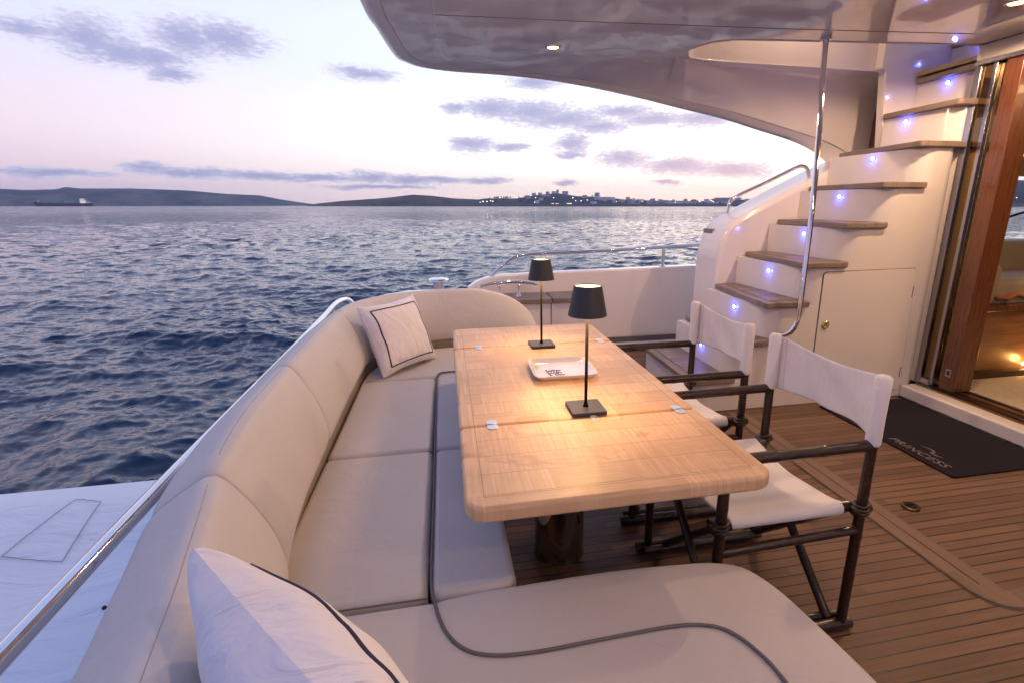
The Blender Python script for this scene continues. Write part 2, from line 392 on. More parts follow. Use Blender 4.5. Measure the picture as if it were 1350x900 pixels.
# ---------------------------------------------------------------- sea
SEA=-1.35
def make_sea():
    rng=np.random.default_rng(3)
    rs=[2.2]
    while rs[-1]<320: rs.append(rs[-1]+max(.042,rs[-1]**2/1900*.42))
    while rs[-1]<3950: rs.append(rs[-1]*1.09)
    rs=np.array(rs)
    an=np.concatenate([np.arange(-180,-62,3.0),np.arange(-62,62,.125),np.arange(62,180.01,3.0)[:-1]])
    an=np.radians(an)
    Rr,A=np.meshgrid(rs,an,indexing='ij')
    X=Rr*np.sin(A); Y=Rr*np.cos(A); Z=np.zeros_like(X); DX=np.zeros_like(X); DY=np.zeros_like(X)
    dr=np.gradient(rs)[:,None]; step=np.maximum(dr,Rr*np.radians(.125))
    wind=R(205)
    for k in range(150):
        lam=.14*(7.5/.14)**(rng.random())
        th=wind+rng.normal(0,.75); kk=2*np.pi/lam
        amp=.0062*lam**.97*rng.uniform(.5,1.2)*(1 if lam<1.2 else .72 if lam<3 else .52)
        fade=np.clip((lam/step-1.7)/1.5,0,1)
        ph=kk*(X*np.sin(th)+Y*np.cos(th))+rng.uniform(0,6.28)
        Z+=amp*fade*np.cos(ph); DX-=amp*.85*fade*np.sin(th)*np.sin(ph); DY-=amp*.85*fade*np.cos(th)*np.sin(ph)
    coarse=(np.abs(A)>R(63)); Z[coarse]*=.2
    gust=.75+.4*np.sin(X*.11+1.3*np.sin(Y*.07))*np.sin(Y*.09+.8)
    Z*=gust
    V=np.stack([X+DX,Y+DY,Z+SEA],-1).reshape(-1,3)
    n,m=X.shape; i=np.arange(n-1)[:,None]; j=np.arange(m)[None,:]; j2=(j+1)%m
    F=np.stack([i*m+j,(i+1)*m+j,(i+1)*m+j2,i*m+j2],-1).reshape(-1,4)
    me=bpy.data.meshes.new('sea'); me.vertices.add(len(V)); me.vertices.foreach_set('co',V.ravel())
    me.loops.add(F.size); me.loops.foreach_set('vertex_index',F.ravel().astype(np.int32))
    me.polygons.add(len(F)); me.polygons.foreach_set('loop_start',np.arange(0,F.size,4,dtype=np.int32)); me.polygons.foreach_set('loop_total',np.full(len(F),4,dtype=np.int32))
    me.polygons.foreach_set('use_smooth',[True]*len(F)); me.update(); me.validate()
    o=bpy.data.objects.new('sea',me); COL.objects.link(o)
    m_,N,b=newmat('sea_water')
    P=N.n('ShaderNodeNewGeometry').outputs['Position']
    b.inputs['Base Color'].default_value=(.004,.018,.050,1); b.inputs['IOR'].default_value=1.333
    cd=N.n('ShaderNodeCameraData').outputs['View Distance']
    dist=N.v('LENGTH',P).outputs['Value']
    N.L.new(N.smooth(dist,10,400,.04,.12),b.inputs['Roughness'])
    def slope(sc,str_,detail=4,rough=.6,dis=0):
        x=N.n('ShaderNodeTexNoise'); N.L.new(N.v('MULTIPLY',P,(1,1.7,1)).outputs[0],x.inputs['Vector'])
        x.inputs['Scale'].default_value=sc; x.inputs['Detail'].default_value=detail; x.inputs['Roughness'].default_value=rough; x.inputs['Distortion'].default_value=dis
        d=N.v('SUBTRACT',x.outputs['Color'],(.5,.5,.5)).outputs[0]
        sc_=N.n('ShaderNodeVectorMath',operation='SCALE'); N.L.new(d,sc_.inputs[0]); N.put(sc_.inputs['Scale'],str_); return sc_.outputs[0]
    a=slope(5.5,N.smooth(dist,2,60,.55,.75),4,.6,.4)
    b_=slope(1.1,N.smooth(dist,8,60,.12,2.6),4,.6,.3)
    c_=slope(.16,N.smooth(dist,30,200,0,2.0),6,.62,0)
    d_=slope(.035,N.smooth(dist,80,500,0,1.4),5,.6,0)
    tot=N.v('MULTIPLY',N.v('ADD',N.v('ADD',N.v('ADD',a,b_).outputs[0],c_).outputs[0],d_).outputs[0],(1,1,0)).outputs[0]
    gn=N.n('ShaderNodeNewGeometry').outputs['Normal']
    N.L.new(N.v('NORMALIZE',N.v('ADD',gn,tot).outputs[0]).outputs[0],b.inputs['Normal'])
    me.materials.append(m_); struct(o)
make_sea()

# ---------------------------------------------------------------- far land, town, ship
FH=math.hypot(670,182)
def bearing(px): return math.atan((px-728)/FH)+math.atan(143/FH)
def spot(px,D,z=SEA):
    a=bearing(px); return Vector((D*math.sin(a),D*math.cos(a),z))
def hgt(px,dy,D): return dy*D*math.cos(math.atan((px-728)/FH))/719+1.4   # top z for dy pixels above the horizon
def land(name,c0,c1,prof,D,depth,cl=60,ns=.012,px0=None,px1=None):
    m,N,b=newmat(name+'_ground')
    tcx=N.n('ShaderNodeNewGeometry').outputs['Position']
    f=N.noise(tcx,ns,8,.65); f2=N.noise(tcx,ns*5,4,.6)
    N.L.new(N.mix(N.smooth(N.m('ADD',N.m('MULTIPLY',f,.7),N.m('MULTIPLY',f2,.3)),.38,.62),c0,c1),b.inputs['Base Color'])
    b.inputs['Roughness'].default_value=.95
    pxs=np.linspace(prof[0][0],prof[-1][0],260); hs=np.interp(pxs,[p[0] for p in prof],[p[1] for p in prof])
    rows=[]
    for k in range(16):
        t=k/15; up=math.sin(min(1,t*1.6)*math.pi/2)**.8 if t<.62 else 1-(t-.62)/.38*.9
        row=[]
        for px,h in zip(pxs,hs):
            DD=D+depth*t; rd=random.Random(int(px*7)+k*999)
            z=SEA-.6+(hgt(px,max(h,-3),D+depth*.62)-SEA+.6)*up if h>0 else SEA-.6
            z+= (rd.uniform(-1,1)*.012*D/100+0)*(1 if .1<t<.6 and h>1 else 0)
            p=spot(px,DD,z); row.append(tuple(p))
        rows.append(row)
    o=MB().grid(rows).build(name,m,smooth=True); struct(o); return o
land('distant_hills',(.030,.035,.032),(.17,.15,.11),[(-900,0),(-500,20),(-260,26),(-60,22),(0,22),(40,20),(80,21),(92,24),(110,22),(180,22),(250,19.5),(300,15),(345,13),(370,8),(395,4),(410,2),(425,0)],3000,650,ns=.006)
land('headland',(.040,.032,.018),(.17,.11,.06),[(405,0),(420,2.5),(455,6),(500,9),(520,11),(545,14),(570,12.5),(600,9),(625,8),(650,6),(690,3),(720,0)],1700,260)
land('town_hill',(.022,.026,.018),(.075,.060,.042),[(590,0),(612,5),(640,9),(680,9),(705,13),(735,16),(760,12),(790,11),(830,7),(900,5),(960,6),(1000,9),(1040,10),(1120,14),(1180,18),(1260,30),(1330,33),(1400,30),(1520,14),(1600,0)],1500,420)
land('shoreline',(.05,.045,.038),(.11,.09,.07),[(560,0),(590,1),(640,2.0),(760,2.0),(900,2.0),(1100,2.5),(1600,2.5),(1650,0)],1400,60,ns=.05)
HW=[pbr('render_white',(.85,.80,.78),.8),pbr('render_cream',(.78,.70,.62),.8),pbr('render_pink',(.72,.56,.52),.8),pbr('render_grey',(.58,.56,.58),.8)]
HR=pbr('roof_terracotta',(.26,.11,.07),.8); HF=pbr('roof_grey',(.28,.26,.26),.8); WINM=pbr('far_window_glass',(.04,.05,.07),.2); LITW=glow('lit_window_glow',(1.0,.66,.28),3.5)
LEAF=pbr('far_tree_leaves',(.035,.045,.025),.9,nscale=.4,namp=.5); BARK=pbr('far_tree_bark',(.06,.045,.035),.9)
def ground_z(px,D):  # height of land under a house, from the profile of the town hill
    prof=[(590,0),(612,5),(640,9),(680,9),(705,13),(735,16),(760,12),(790,11),(830,7),(900,5),(960,6),(1000,9),(1040,10),(1120,14),(1180,18),(1260,30),(1330,33)]
    h=np.interp(px,[p[0] for p in prof],[p[1] for p in prof]); t=min(.62,max(0,(D-1500)/420))
    up=math.sin(min(1,t*1.6)*math.pi/2)**.8
    return SEA-.6+(hgt(px,h,1760)-SEA+.6)*up
def house(px,D,wd,ht,mat,roof,label,name='house',cat='house',lit=False,group='pale houses along the far shore',dp=9,floors=2):
    a=bearing(px); c=spot(px,D); z=max(SEA+1.2,ground_z(px,D))-1.0
    t=thing(name,label,cat,(c.x,c.y,z),group)
    u=Vector((math.cos(a),-math.sin(a),0)); v=Vector((math.sin(a),math.cos(a),0))
    rot=random.uniform(-.5,.5); u,v=u*math.cos(rot)+v*math.sin(rot),v*math.cos(rot)-u*math.sin(rot)
    c0=Vector((c.x,c.y,z))
    MB().obox(c0+Vector((0,0,ht/2+.5)),u*wd/2,v*dp/2,Vector((0,0,ht/2+.5))).build('walls',mat,t)
    if roof=='gable':
        b=[c0+u*(wd/2+.4)*i+v*(dp/2+.4)*j+Vector((0,0,ht+1)) for i,j in ((-1,-1),(1,-1),(1,1),(-1,1))]
        r1=c0+u*(wd/2-dp*.2)+Vector((0,0,ht+3.2)); r0=c0-u*(wd/2-dp*.2)+Vector((0,0,ht+3.2))
        MB().add([*b,r0,r1],[(0,1,5,4),(1,2,5),(2,3,4,5),(3,0,4)]).build('roof',HR,t)
    else:
        MB().obox(c0+Vector((0,0,ht+1.35)),u*(wd/2+.25),v*(dp/2+.25),Vector((0,0,.33))).build('roof',HF if roof=='flat' else HW[0],t)
    if lit or group is None:
        nw=max(1,int(wd/(3.2 if wd<30 else 6)))
        for f in range(floors):
            for k in range(nw):
                cc=c0+u*((k+.5)/nw-.5)*wd*.92-v*(dp/2+.06)+Vector((0,0,1+ht*(f+.52)/floors))
                MB().obox(cc,u*.75,v*.05,Vector((0,0,.75))).build('window',LITW if lit else WINM,t)
    return t
rd=random.Random(11)
for k in range(80):
    px=rd.choice([rd.uniform(690,960),rd.uniform(770,960),rd.uniform(850,1110)])
    D=1500+rd.uniform(2,150) if px<960 else 1500+rd.uniform(5,250)
    mt=rd.choice(HW[:2]+HW); rf=rd.choice(['gable','flat','white','white'])
    house(px,D,rd.uniform(8,18),rd.uniform(4,9),mt,rf,'small pale house among others along the far shore',floors=rd.choice([2,3]))
for k,(px,D) in enumerate([(704,1740),(712,1750),(722,1745),(730,1760),(668,1700),(656,1690)]):
    house(px,D,rd.uniform(9,13),rd.uniform(5,8),HW[k%3],'flat','small house on the crest of the town hill',group='houses on the crest of the town hill')
house(735,1745,7,10,HW[2],'flat','slim pinkish tower on the crest of the town hill','apartment_tower','tower',group=None,dp=9,floors=5)
house(745,1750,18,9,HW[0],'flat','wide white block just right of the slim hill tower','apartment_block','building',group=None,floors=3)
house(787,1700,13,13,HW[3],'white','boxy grey hotel block standing above the middle of the town','hotel_block','building',group=None,floors=4)
house(893,1540,52,10,HW[0],'flat','long low white building near the bright shore light','long_building','building',group=None,dp=16,floors=2)
house(952,1640,46,11,HW[3],'flat','terraced grey building climbing the slope beside the yacht stairs','terraced_building','building',group=None,dp=14,floors=3)
for px in (728,734): house(px,1512,9,4,HW[1],'flat','low shore building with warm lit windows',lit=True,group='lit buildings at the foot of the hill')
house(750,1512,16,5,HW[1],'flat','low waterfront building with a row of lit windows below the hill tower','waterfront_building','building',lit=True,group=None)
def far_tree(px,D,h,wd):
    c=spot(px,D); z=max(SEA+1,ground_z(px,D)-1); r=random.Random(int(px*31))
    t=thing('tree','dark round tree among the houses of the far shore','tree',(c.x,c.y,z),'trees between the far houses')
    MB().tube([(c.x,c.y,z),(c.x+.3,c.y,z+h*.6)],[.35,.18],6).build('trunk',BARK,t)
    mb=MB()
    for k in range(70):
        a=r.uniform(0,6.28); q=r.random()**.5; zz=r.uniform(-1,1)
        p=Vector((c.x+math.cos(a)*q*wd*math.sqrt(1-zz*zz*.8),c.y+math.sin(a)*q*wd,z+h*.62+zz*h*.4))
        n=Vector((r.uniform(-1,1),r.uniform(-1,1),r.uniform(-1,1))).normalized(); s=n.orthogonal().normalized()*r.uniform(.4,1.0); s2=n.cross(s)
        mb.add([p-s-s2,p+s-s2*.6,p+s2],[(0,1,2)])
    mb.build('crown',LEAF,t)
for k in range(34):
    px=rd.choice([rd.uniform(645,700),rd.uniform(760,960),rd.uniform(640,960)]); far_tree(px,1500+rd.uniform(0,220),rd.uniform(5,9),rd.uniform(2.5,5))
for px in (652,657,661,664,669,673): far_tree(px,1700,8,3.2)
for k,(px,dy) in enumerate([(633,4),(637,5),(642,5),(647,6),(650,5),(601,13),(628,13),(659,10),(682,10),(706,10),(730,10),(755,10),(759,6),(766,6),(774,7),(813,5),(884,7),(890,4),(938,6),(705,4),(846,5),(922,5),(940,5),(1322,14),(1338,10),(1347,22)]):
    D=1488; c=spot(px,D); z=SEA+1.5; top=hgt(px,dy,D)
    big=px in (755,890,637,642); rr=.85 if big else .6
    t=thing('shore_lamp','lit lamp on a mast by the far shore','lamp',(c.x,c.y,z),'lamps shining along the far shore')
    MB().tube([(c.x,c.y,z),(c.x,c.y,top)],.12,5).build('mast',BLACK,t)
    MB().lathe([(.05,-rr),(rr*.8,-rr*.6),(rr,0),(rr*.8,rr*.6),(.05,rr)],(c.x,c.y,top),8).build('bulb',SHORE,t)
def ship():
    D=2100; a=spot(44.5,D); bq=spot(123,D); L=(bq-a).length; u=(bq-a).normalized(); v=Vector((-u.y,u.x,0))
    t=thing('cargo_ship','dark blue cargo ship with a white lit bridge, anchored below the distant hills','ship',tuple(a.lerp(bq,.5)))
    HB=pbr('ship_hull_paint',(.02,.035,.07),.5); HB2=pbr('ship_deck_green',(.10,.22,.18),.6); WH=pbr('ship_white_paint',(.75,.72,.66),.5); RD=pbr('ship_boot_red',(.13,.03,.03),.6)
    def P(s,o,z): return a+u*(s*L)+v*o+Vector((0,0,z))
    rows=[]
    for s,wd,zt in [(0,.3,12.5),(.02,3,12),(.06,8,11),(.14,10,9.3),(.15,10,7.5),(.9,10,7.5),(.91,10,9),(.985,9,9.5),(1.0,6,9.5)]:
        fl=s+(.035 if s<.03 else 0)
        rows.append([P(fl if zt>0 else s,-wd*.8,0),P(s,-wd,zt),P(s,wd,zt),P(fl,wd*.8,0)])
    MB().grid(rows).add([rows[-1][k] for k in range(4)],[(0,1,2,3)]).build('hull',HB,t)
    MB().obox(P(.5,0,.6),u*(.478*L),v*8.4,Vector((0,0,.9))).build('boot_stripe',RD,t)
    mb=MB()
    for s,w_,h_ in [(.22,2.5,2),(.3,2,3.4),(.38,3,2.2),(.5,3,2),(.6,2.5,3),(.68,2,2)]: mb.obox(P(s,0,7.5+h_/2),u*w_,v*5,Vector((0,0,h_/2)))
    mb.tube([P(.17,0,8.6),P(.77,0,8.6)],.7,6); mb.tube([P(.17,3,9.3),P(.77,3,9.3)],.5,6)
    mb.build('deck_piping',HB2,t)
    MB().tube([P(.52,-4,7.5),P(.52,-4,13),P(.66,-4,13.6)],.5,6).build('crane',WH,t)
    MB().tube([P(.09,0,9),P(.09,0,19)],[.6,.3],6).obox(P(.09,0,14),u*1.6,v*1.6,Vector((0,0,1.4))).build('foremast',WH,t)
    sp=MB().obox(P(.83,0,13),u*8,v*9,Vector((0,0,5))).obox(P(.815,0,20),u*5,v*8,Vector((0,0,2))).obox(P(.88,0,11),u*9,v*8,Vector((0,0,3))).obox(P(.95,0,10.2),u*5,v*6,Vector((0,0,1.6))).build('superstructure',WH,t)
    wm=glow('ship_window_glow',(1,.85,.6),1.6)
    for z in (10.5,13,15.5,20.4):
        for k in range(6): MB().obox(P(.79+k*.016,-9.1 if z<18 else -8.1,z),u*.6,v*.1,Vector((0,0,.5))).build('lit_window',wm,sp)
    MB().obox(P(.90,0,17),u*2.4,v*2.4,Vector((0,0,3.5))).build('funnel',pbr('ship_funnel_ochre',(.5,.35,.12),.6),t)
    MB().tube([P(.825,0,22),P(.825,0,29)],.35,6).obox(P(.825,0,25.5),u*.4,v*3,Vector((0,0,.25))).build('radar_mast',BLACK,t)
    for s,z in ((.82,10),(.93,11.5),(.33,11),(.11,14)):
        MB().lathe([(.1,-.4),(.35,0),(.1,.4)],P(s,-9.6 if s>.5 else 0,z),8).build('deck_light',glow('ship_deck_glow',(1,.85,.6),2),t)
ship()

# ---------------------------------------------------------------- hull, deck
struct(MB().box(-.62,9,-1.75,4.86,-1.5,-.03).build('hull',GEL,bevel=.03))
struct(MB().box(-4.6,-.63,-1.75,4.5,-1.2,-.85).build('swim_platform',GEL,bevel=.03))
struct(MB().add([(-.6,-1.7,0),(3.3,-1.7,0),(3.3,4.8,0),(-.6,4.8,0)],[(0,1,2,3)]).build('deck',TEAK))
deckp=bpy.data.objects['deck']
# margin boards let into the planking (an L round the hatch)
def strip(name,pts,z,mat,parent):
    return MB().add([(x,y,z) for x,y in pts],[tuple(range(len(pts)))]).build(name,mat,parent)
arc=[(1.975+.115*math.cos(R(a)),1.275+.13*math.sin(R(a))) for a in range(180,271,9)]
outer=[(1.86,3.0)]+arc+[(3.3,1.145)]
inner=[(3.3,1.225),(1.99,1.225),(1.99,3.0)]
cx_=Vector((2.1,1.9))
og=[(1.852,3.0)]+[(x-.006*(1 if y>1.15 else 0),y-.008) for x,y in arc]+[(3.3,1.137)]
strip('seam_filler',og+[(3.3,1.233),(1.998,1.233),(1.998,3.0)],.003,GELD,deckp)
strip('margin_board',outer+inner,.006,TEAKM,deckp)
MB().box(1.926,1.929,1.27,3.0,.0065,.008).build('margin_seam',pbr('seam_brown',(.09,.05,.035),.6),deckp)
t=thing('deck_fitting','small oval metal filler cap set flush in the teak deck','deck fitting',(2.125,1.765,.004))
MB().lathe([(.040,.004),(.040,.009),(.034,.011),(.001,.011)],(2.125,1.765,0),28,caps=False).build('rim',pbr('aged_bronze',(.12,.10,.07),.35,metal=1),t,smooth=True,auto=30)
MB().lathe([(.026,.0112),(.026,.013),(.001,.013)],(2.125,1.765,0),24,caps=False).box(2.105,2.145,1.763,1.767,.0128,.0145).build('cap',pbr('cap_dark',(.05,.045,.035),.4,metal=1),t,smooth=True,auto=30)

# ---------------------------------------------------------------- sofa
SP=[(.90,3.44),(.62,3.44),(.30,3.44),(.02,3.43),(-.18,3.385),(-.33,3.29),(-.43,3.14),(-.475,2.93),(-.487,2.65),(-.485,2.2),(-.478,1.85),(-.468,1.5),(-.44,1.24),(-.385,1.0),(-.335,.80),(-.29,.60),(-.22,.36),(-.10,.15),(.10,.02),(.40,-.04),(.8,-.05)]
path=spline([(x,y,0) for x,y in SP[1:]],14)
ds=[0]
for a,b in zip(path,path[1:]): ds.append(ds[-1]+(b-a).length)
TOT=ds[-1]
def at_s(s):
    s=max(0,min(TOT,s))
    for i in range(len(path)-1):
        if ds[i+1]>=s:
            t=(s-ds[i])/(ds[i+1]-ds[i]+1e-9); p=path[i].lerp(path[i+1],t); d=(path[i+1]-path[i]).normalized(); 
            d0=(path[i]-path[max(0,i-1)]).normalized() if i else d; d=(d0.lerp(d,.5)).normalized()
            return p,Vector((d.y,-d.x,0))   # normal pointing outboard
    return path[-1],Vector((0,-1,0))
def s_of_y(y): 
    for i,p in enumerate(path):
        if p.y<=y and p.x<-.1: return ds[i]
# check outboard direction
p0,n0=at_s(s_of_y(2.0))
SGN=-1 if n0.x>0 else 1
def topf(p):  # drop of the far arm to its rounded free end
    if p.y>3 and p.x>.10: 
        q=min(1,(p.x-.10)/.52); return math.sqrt(max(0,1-q**2.1))
    return 1
prof=[(.0,.525),(-.008,.56),(-.002,.62),(.018,.69),(.045,.755),(.075,.810),(.092,.834),(.108,.844),(.130,.842),(.170,.818),(.205,.793),(.230,.772),(.244,.748),(.248,.70),(.246,.60),(.23,.53),(.13,.515),(.03,.515)]
prof=[tuple(p)[:2] for p in spline([(a,b,0) for a,b in prof+[prof[0]]],3)[:-1]]
cz=sum(p[1] for p in prof)/len(prof); cn=sum(p[0] for p in prof)/len(prof)
sofa=thing('cockpit_sofa','long cream leather U-shaped sofa wrapped round the wooden table','sofa',(-.2,2,0))
def backseg(s0,s1,ends=(1,1)):
    rows=[]; n=max(10,int((s1-s0)/.035)); ss=[]
    for e in (0,.002,.006,.012,.02,.03,.045,.065): ss.append(s0+e)
    ss+=[s0+.09+(s1-s0-.18)*k/n for k in range(n+1)]
    for e in (.065,.045,.03,.02,.012,.006,.002,0): ss.append(s1-e)
    for s in ss:
        f0=min(1,(s-s0)/.05) if ends[0] else 1; f1=min(1,(s1-s)/.05) if ends[1] else 1
        f=min(f0,f1); sc=1-.075*(1-math.sqrt(max(0,1-(1-f)**2)))
        md=1-abs(2*(s-s0)/(s1-s0)-1)**2
        p,nn=at_s(s); nn=nn*SGN; h=topf(p)
        row=[]
        for a,z in prof:
            a2=cn+(a-cn)*sc; z2=cz+(z-cz)*sc
            if a<.1 and z>.55: a2-=.008*md
            z2=.50+(z2-.50)*h if h<1 else z2
            z2-=max(0,z2-.55)*.075*max(0,min(1,(1.5-p.y)/.5)) if p.x<.5 and p.y<1.5 else 0
            q=p+nn*a2; row.append((q.x,q.y,z2))
        rows.append(row)
    mb=MB().grid(rows,closev=True); m=len(prof); k=(len(rows)-1)*m
    mb.f.append(tuple(range(m))[::-1]); mb.f.append(tuple(k+i for i in range(m)))
    return mb
cuts=[0,s_of_y(2.90),s_of_y(1.93),s_of_y(1.17),TOT]
for i in range(4):
    o=backseg(cuts[i]+.001,cuts[i+1]-.001,(1,1)).build('backrest_cushion',LEA,sofa,smooth=True)
    # stitched crest seam
    if i:
        for off,zz in ((.112,.8450),(.121,.8442)):
            pts=[]
            s=cuts[i]+.05
            while s<cuts[i+1]-.05:
                p,nn=at_s(s); q=p+nn*SGN*off; pts.append((q.x,q.y,zz-.0006-(zz-.55)*.075*max(0,min(1,(1.5-p.y)/.5)))); s+=.03
            MB().tube(pts,.0011,5).build('stitched_seam',pbr('seam_thread',(.44,.38,.34),.8) if 'seam_thread' not in bpy.data.materials else bpy.data.materials['seam_thread'],o,smooth=True)
# reveal strip under the backrests
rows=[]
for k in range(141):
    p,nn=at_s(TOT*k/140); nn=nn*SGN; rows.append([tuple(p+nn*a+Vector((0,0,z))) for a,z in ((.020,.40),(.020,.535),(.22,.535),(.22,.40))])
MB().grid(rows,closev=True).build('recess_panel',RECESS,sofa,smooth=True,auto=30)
# fibreglass shell round the back
rows=[]
for k in range(181):
    p,nn=at_s(TOT*k/180); nn=nn*SGN; h=topf(p); zt=.50
    if p.y>3 and p.x>.05:
        q=min(1,(p.x-.05)/.05); zt=.50+q*((.50+(.745-.50)*h)+.055*h-.50)
    pr=((.251,.02),(.251,zt-.012),(.258,zt),(.274,zt),(.286,zt-.012),(.289,.02))
    rows.append([tuple(p+nn*a+Vector((0,0,z))) for a,z in pr])
MB().grid(rows,closev=True).build('outer_shell',GEL,sofa,smooth=True,auto=40)
# bases
zs=.395
MB().prism([(-.475,-.1),(-.475,3.44),(.66,3.44),(.66,2.86),(.10,2.86),(.10,1.04),(.72,1.04),(.76,.98),(.78,.6),(.78,-.1)],.02,zs).build('seat_base',GEL,sofa,bevel=.01)
def seat(outl,mat=LEA,z1=.468,r=.020,crown=0): return MB().soft(outl,.36,z1,r,5,crown).build('seat_cushion',mat,sofa,smooth=True,wn=True)
g=.0035
seat(rrect(-.492,-.088-g,1.088,1.895-g,.026))
seat(rrect(-.492,-.092-g,1.895+g,2.795-g,.026))
seat([(-.088+g,1.115),(-.075,1.096),(-.055,1.092),(.085,1.092),(.118,1.102),(.135,1.125),(.130,1.5),(.118,1.855),(.105,1.882),(.08,1.890),(-.06,1.892),(-.078,1.885),(-.0845,1.865)],LEA2)
seat([(-.086,1.93),(-.078,1.905),(-.055,1.899),(.09,1.900),(.112,1.908),(.118,1.93),(.105,2.2),(.098,2.55),(.095,2.86),(-.03,2.86),(-.07,2.848),(-.088,2.81)],LEA2)
seat([(-.492,2.795+g),(-.095,2.795+g),(-.078,2.85),(-.03,2.872),(.30,2.878),(.62,2.88),(.68,2.92),(.69,3.0),(.69,3.43),(.1,3.44),(-.16,3.40),(-.33,3.30),(-.43,3.14),(-.485,2.95)])
# near leg of the U
nl=[tuple(p)[:2] for p in spline([(a,b,0) for a,b in [(.845,.30),(.824,.66),(.805,.84),(.786,.95),(.752,1.028),(.700,1.066),(.60,1.086),(.37,1.100),(.10,1.096),(-.02,1.089),(-.075,1.080)]],6)]
seat([(-.30,.55),(-.10,.0),(.82,-.06)]+nl+[(-.49,1.080),(-.46,.95)],LEA,r=.026,crown=.006)
S=spline([(-.090,2.79,.466),(-.088,2.3,.4665),(-.086,1.9,.4665),(-.084,1.5,.4665),(-.083,1.16,.4665),(-.072,1.06,.4735),(-.048,.972,.4735),(-.010,.915,.4735),(.045,.885,.4735),(.14,.873,.4735),(.30,.876,.4735),(.45,.878,.4735),(.53,.868,.4735),(.58,.84,.4735),(.612,.78,.4735),(.626,.70,.4735),(.632,.45,.4735)],10)
MB().tube([(p.x,p.y,p.z-.001) for p in S],.0040,8).build('piping',PIPE,sofa,smooth=True)
MB().tube(spline([(-.49,1.084,.467),(-.3,1.084,.468),(-.09,1.084,.4675)],6),.0025,6).build('piping',PIPE,sofa,smooth=True)
MB().tube(spline([(-.090,2.79,.467),(-.078,2.85,.470),(-.03,2.868,.471),(.2,2.87,.471),(.6,2.872,.471)],6),.0045,6).build('piping',PIPE,sofa,smooth=True)

# aft quarter moulding with bollard
o=MB().prism([(-.62,3.79),(.10,3.79),(.24,3.85),(.28,4.0),(.28,4.78),(-.35,4.78),(-.56,4.6),(-.62,4.3)],.01,.655).build('quarter_moulding',GEL,bevel=.03,bseg=3)
tag(o,'white fibreglass corner moulding behind the far sofa arm, under the round bollard','yacht moulding')
t=thing('bollard','squat polished steel bollard behind the far sofa back','bollard',(-.08,4.6,.655))
MB().lathe([(.055,.65),(.055,.66),(.047,.665),(.045,.75)],(-.08,4.6,0),28).build('post',STEEL,t,smooth=True,auto=35)
MB().lathe([(.05,.75),(.086,.755),(.09,.765),(.086,.775),(.05,.782),(.002,.783)],(-.08,4.6,0),28,caps=False).build('cap',CHROME,t,smooth=True,auto=35)

# stern rail
t=thing('stern_rail','long polished steel handrail running behind the sofa backs above the tender','rail',(-.78,2,.6))
MB().tube(spline([(-.70,-.3,.69),(-.722,.3,.69),(-.736,.85,.70),(-.752,1.3,.70),(-.768,1.9,.70),(-.782,2.8,.704),(-.790,3.45,.712),(-.792,3.80,.722),(-.775,3.97,.722),(-.74,4.05,.70),(-.70,4.07,.62)],10),.0185,16).build('tube',CHROME,t,smooth=True)
for y,x in ((.3,-.722),(1.35,-.753),(2.28,-.774),(3.1,-.786)):
    MB().tube([(x,y,.69),(x+.02,y,.66),(x+.05,y,.60),(x+.10,y,.55)],.010,10).lathe([(.03,.545),(.03,.555)],(x+.10,y,0),16).build('stanchion',STEEL,t,smooth=True,auto=40)

# tender under its cover
def tender():
    t=thing('tender_boat','tender under a pale draped cover on the platform below the sofa','boat',(-2.2,1,-.85))
    rows=[]
    for i in range(180):
        x=-4.4+i*(3.55/179); row=[]
        for j in range(220):
            y=-1.6+j*(4.9/219)
            ey=min(1,(3.25+.06*math.sin(2.3*x+1)-y)/.42); ey=max(0,ey); ex=min(1,max(0,(-.85-x)/.25)); ex2=min(1,max(0,(x+4.4)/.3))
            e=math.sqrt(max(0,1-(1-ey)**2))*math.sqrt(max(0,1-(1-ex)**2))*math.sqrt(max(0,1-(1-ex2)**2))
            top=-.15+.05*math.sin(x*1.4+1.0)+.03*math.exp(-((y-2.7)/.35)**2)*math.sin(2.6*x+.6)+.035*math.sin(y*1.1+x)-.045*(x+2.2)**1*.6
            wr=.022*abs(math.sin(3.1*x+1.5*y+1.6*math.sin(1.7*y)))**3+.010*math.sin(11*x+1.2*y+2*math.sin(2*y))*max(0,math.sin(1.3*y+2*x))+.007*math.sin(17*y-7*x+1.5*math.sin(5*x))*(.5+.5*math.sin(2*x+y))+.012*abs(math.sin(3*y-2.5*x+math.sin(3*x)))**4+.012*math.sin(3.3*y+2.1*x)*math.sin(2.0*x)
            row.append((x,y,-.83+(top+wr+.83)*e))
        rows.append(row)
    global tz
    def tz(x,y):
        i=int((x+4.4)/3.55*179); j=int((y+1.6)/4.9*219); return rows[min(179,max(0,i))][min(219,max(0,j))][2]
    cv=MB().grid(rows).build('cover',COVER,t,smooth=True)
    MB().prism(rrect(-4.35,-.9,-1.5,3.25,.5),-1.0,-.80).build('hull',pbr('tender_tube',(.55,.57,.6),.5),t)
    c=[(-2.045,2.93),(-1.90,2.87),(-1.80,2.40),(-2.07,2.46)]
    pts=[]
    for k in range(4):
        a,b=c[k],c[(k+1)%4]
        for q in range(12): x=a[0]+(b[0]-a[0])*q/12; y=a[1]+(b[1]-a[1])*q/12; pts.append((x,y,tz(x,y)+.006))
    MB().tube(pts,.0022,5,close=True).build('patch_seam',pbr('seam_grey',(.34,.36,.40),.8),cv)
    MB().lathe([(.007,0),(.009,.007),(.004,.013)],(-1.42,2.02,tz(-1.42,2.02)),12).build('cover_toggle',BLACK,cv,smooth=True)
tender()

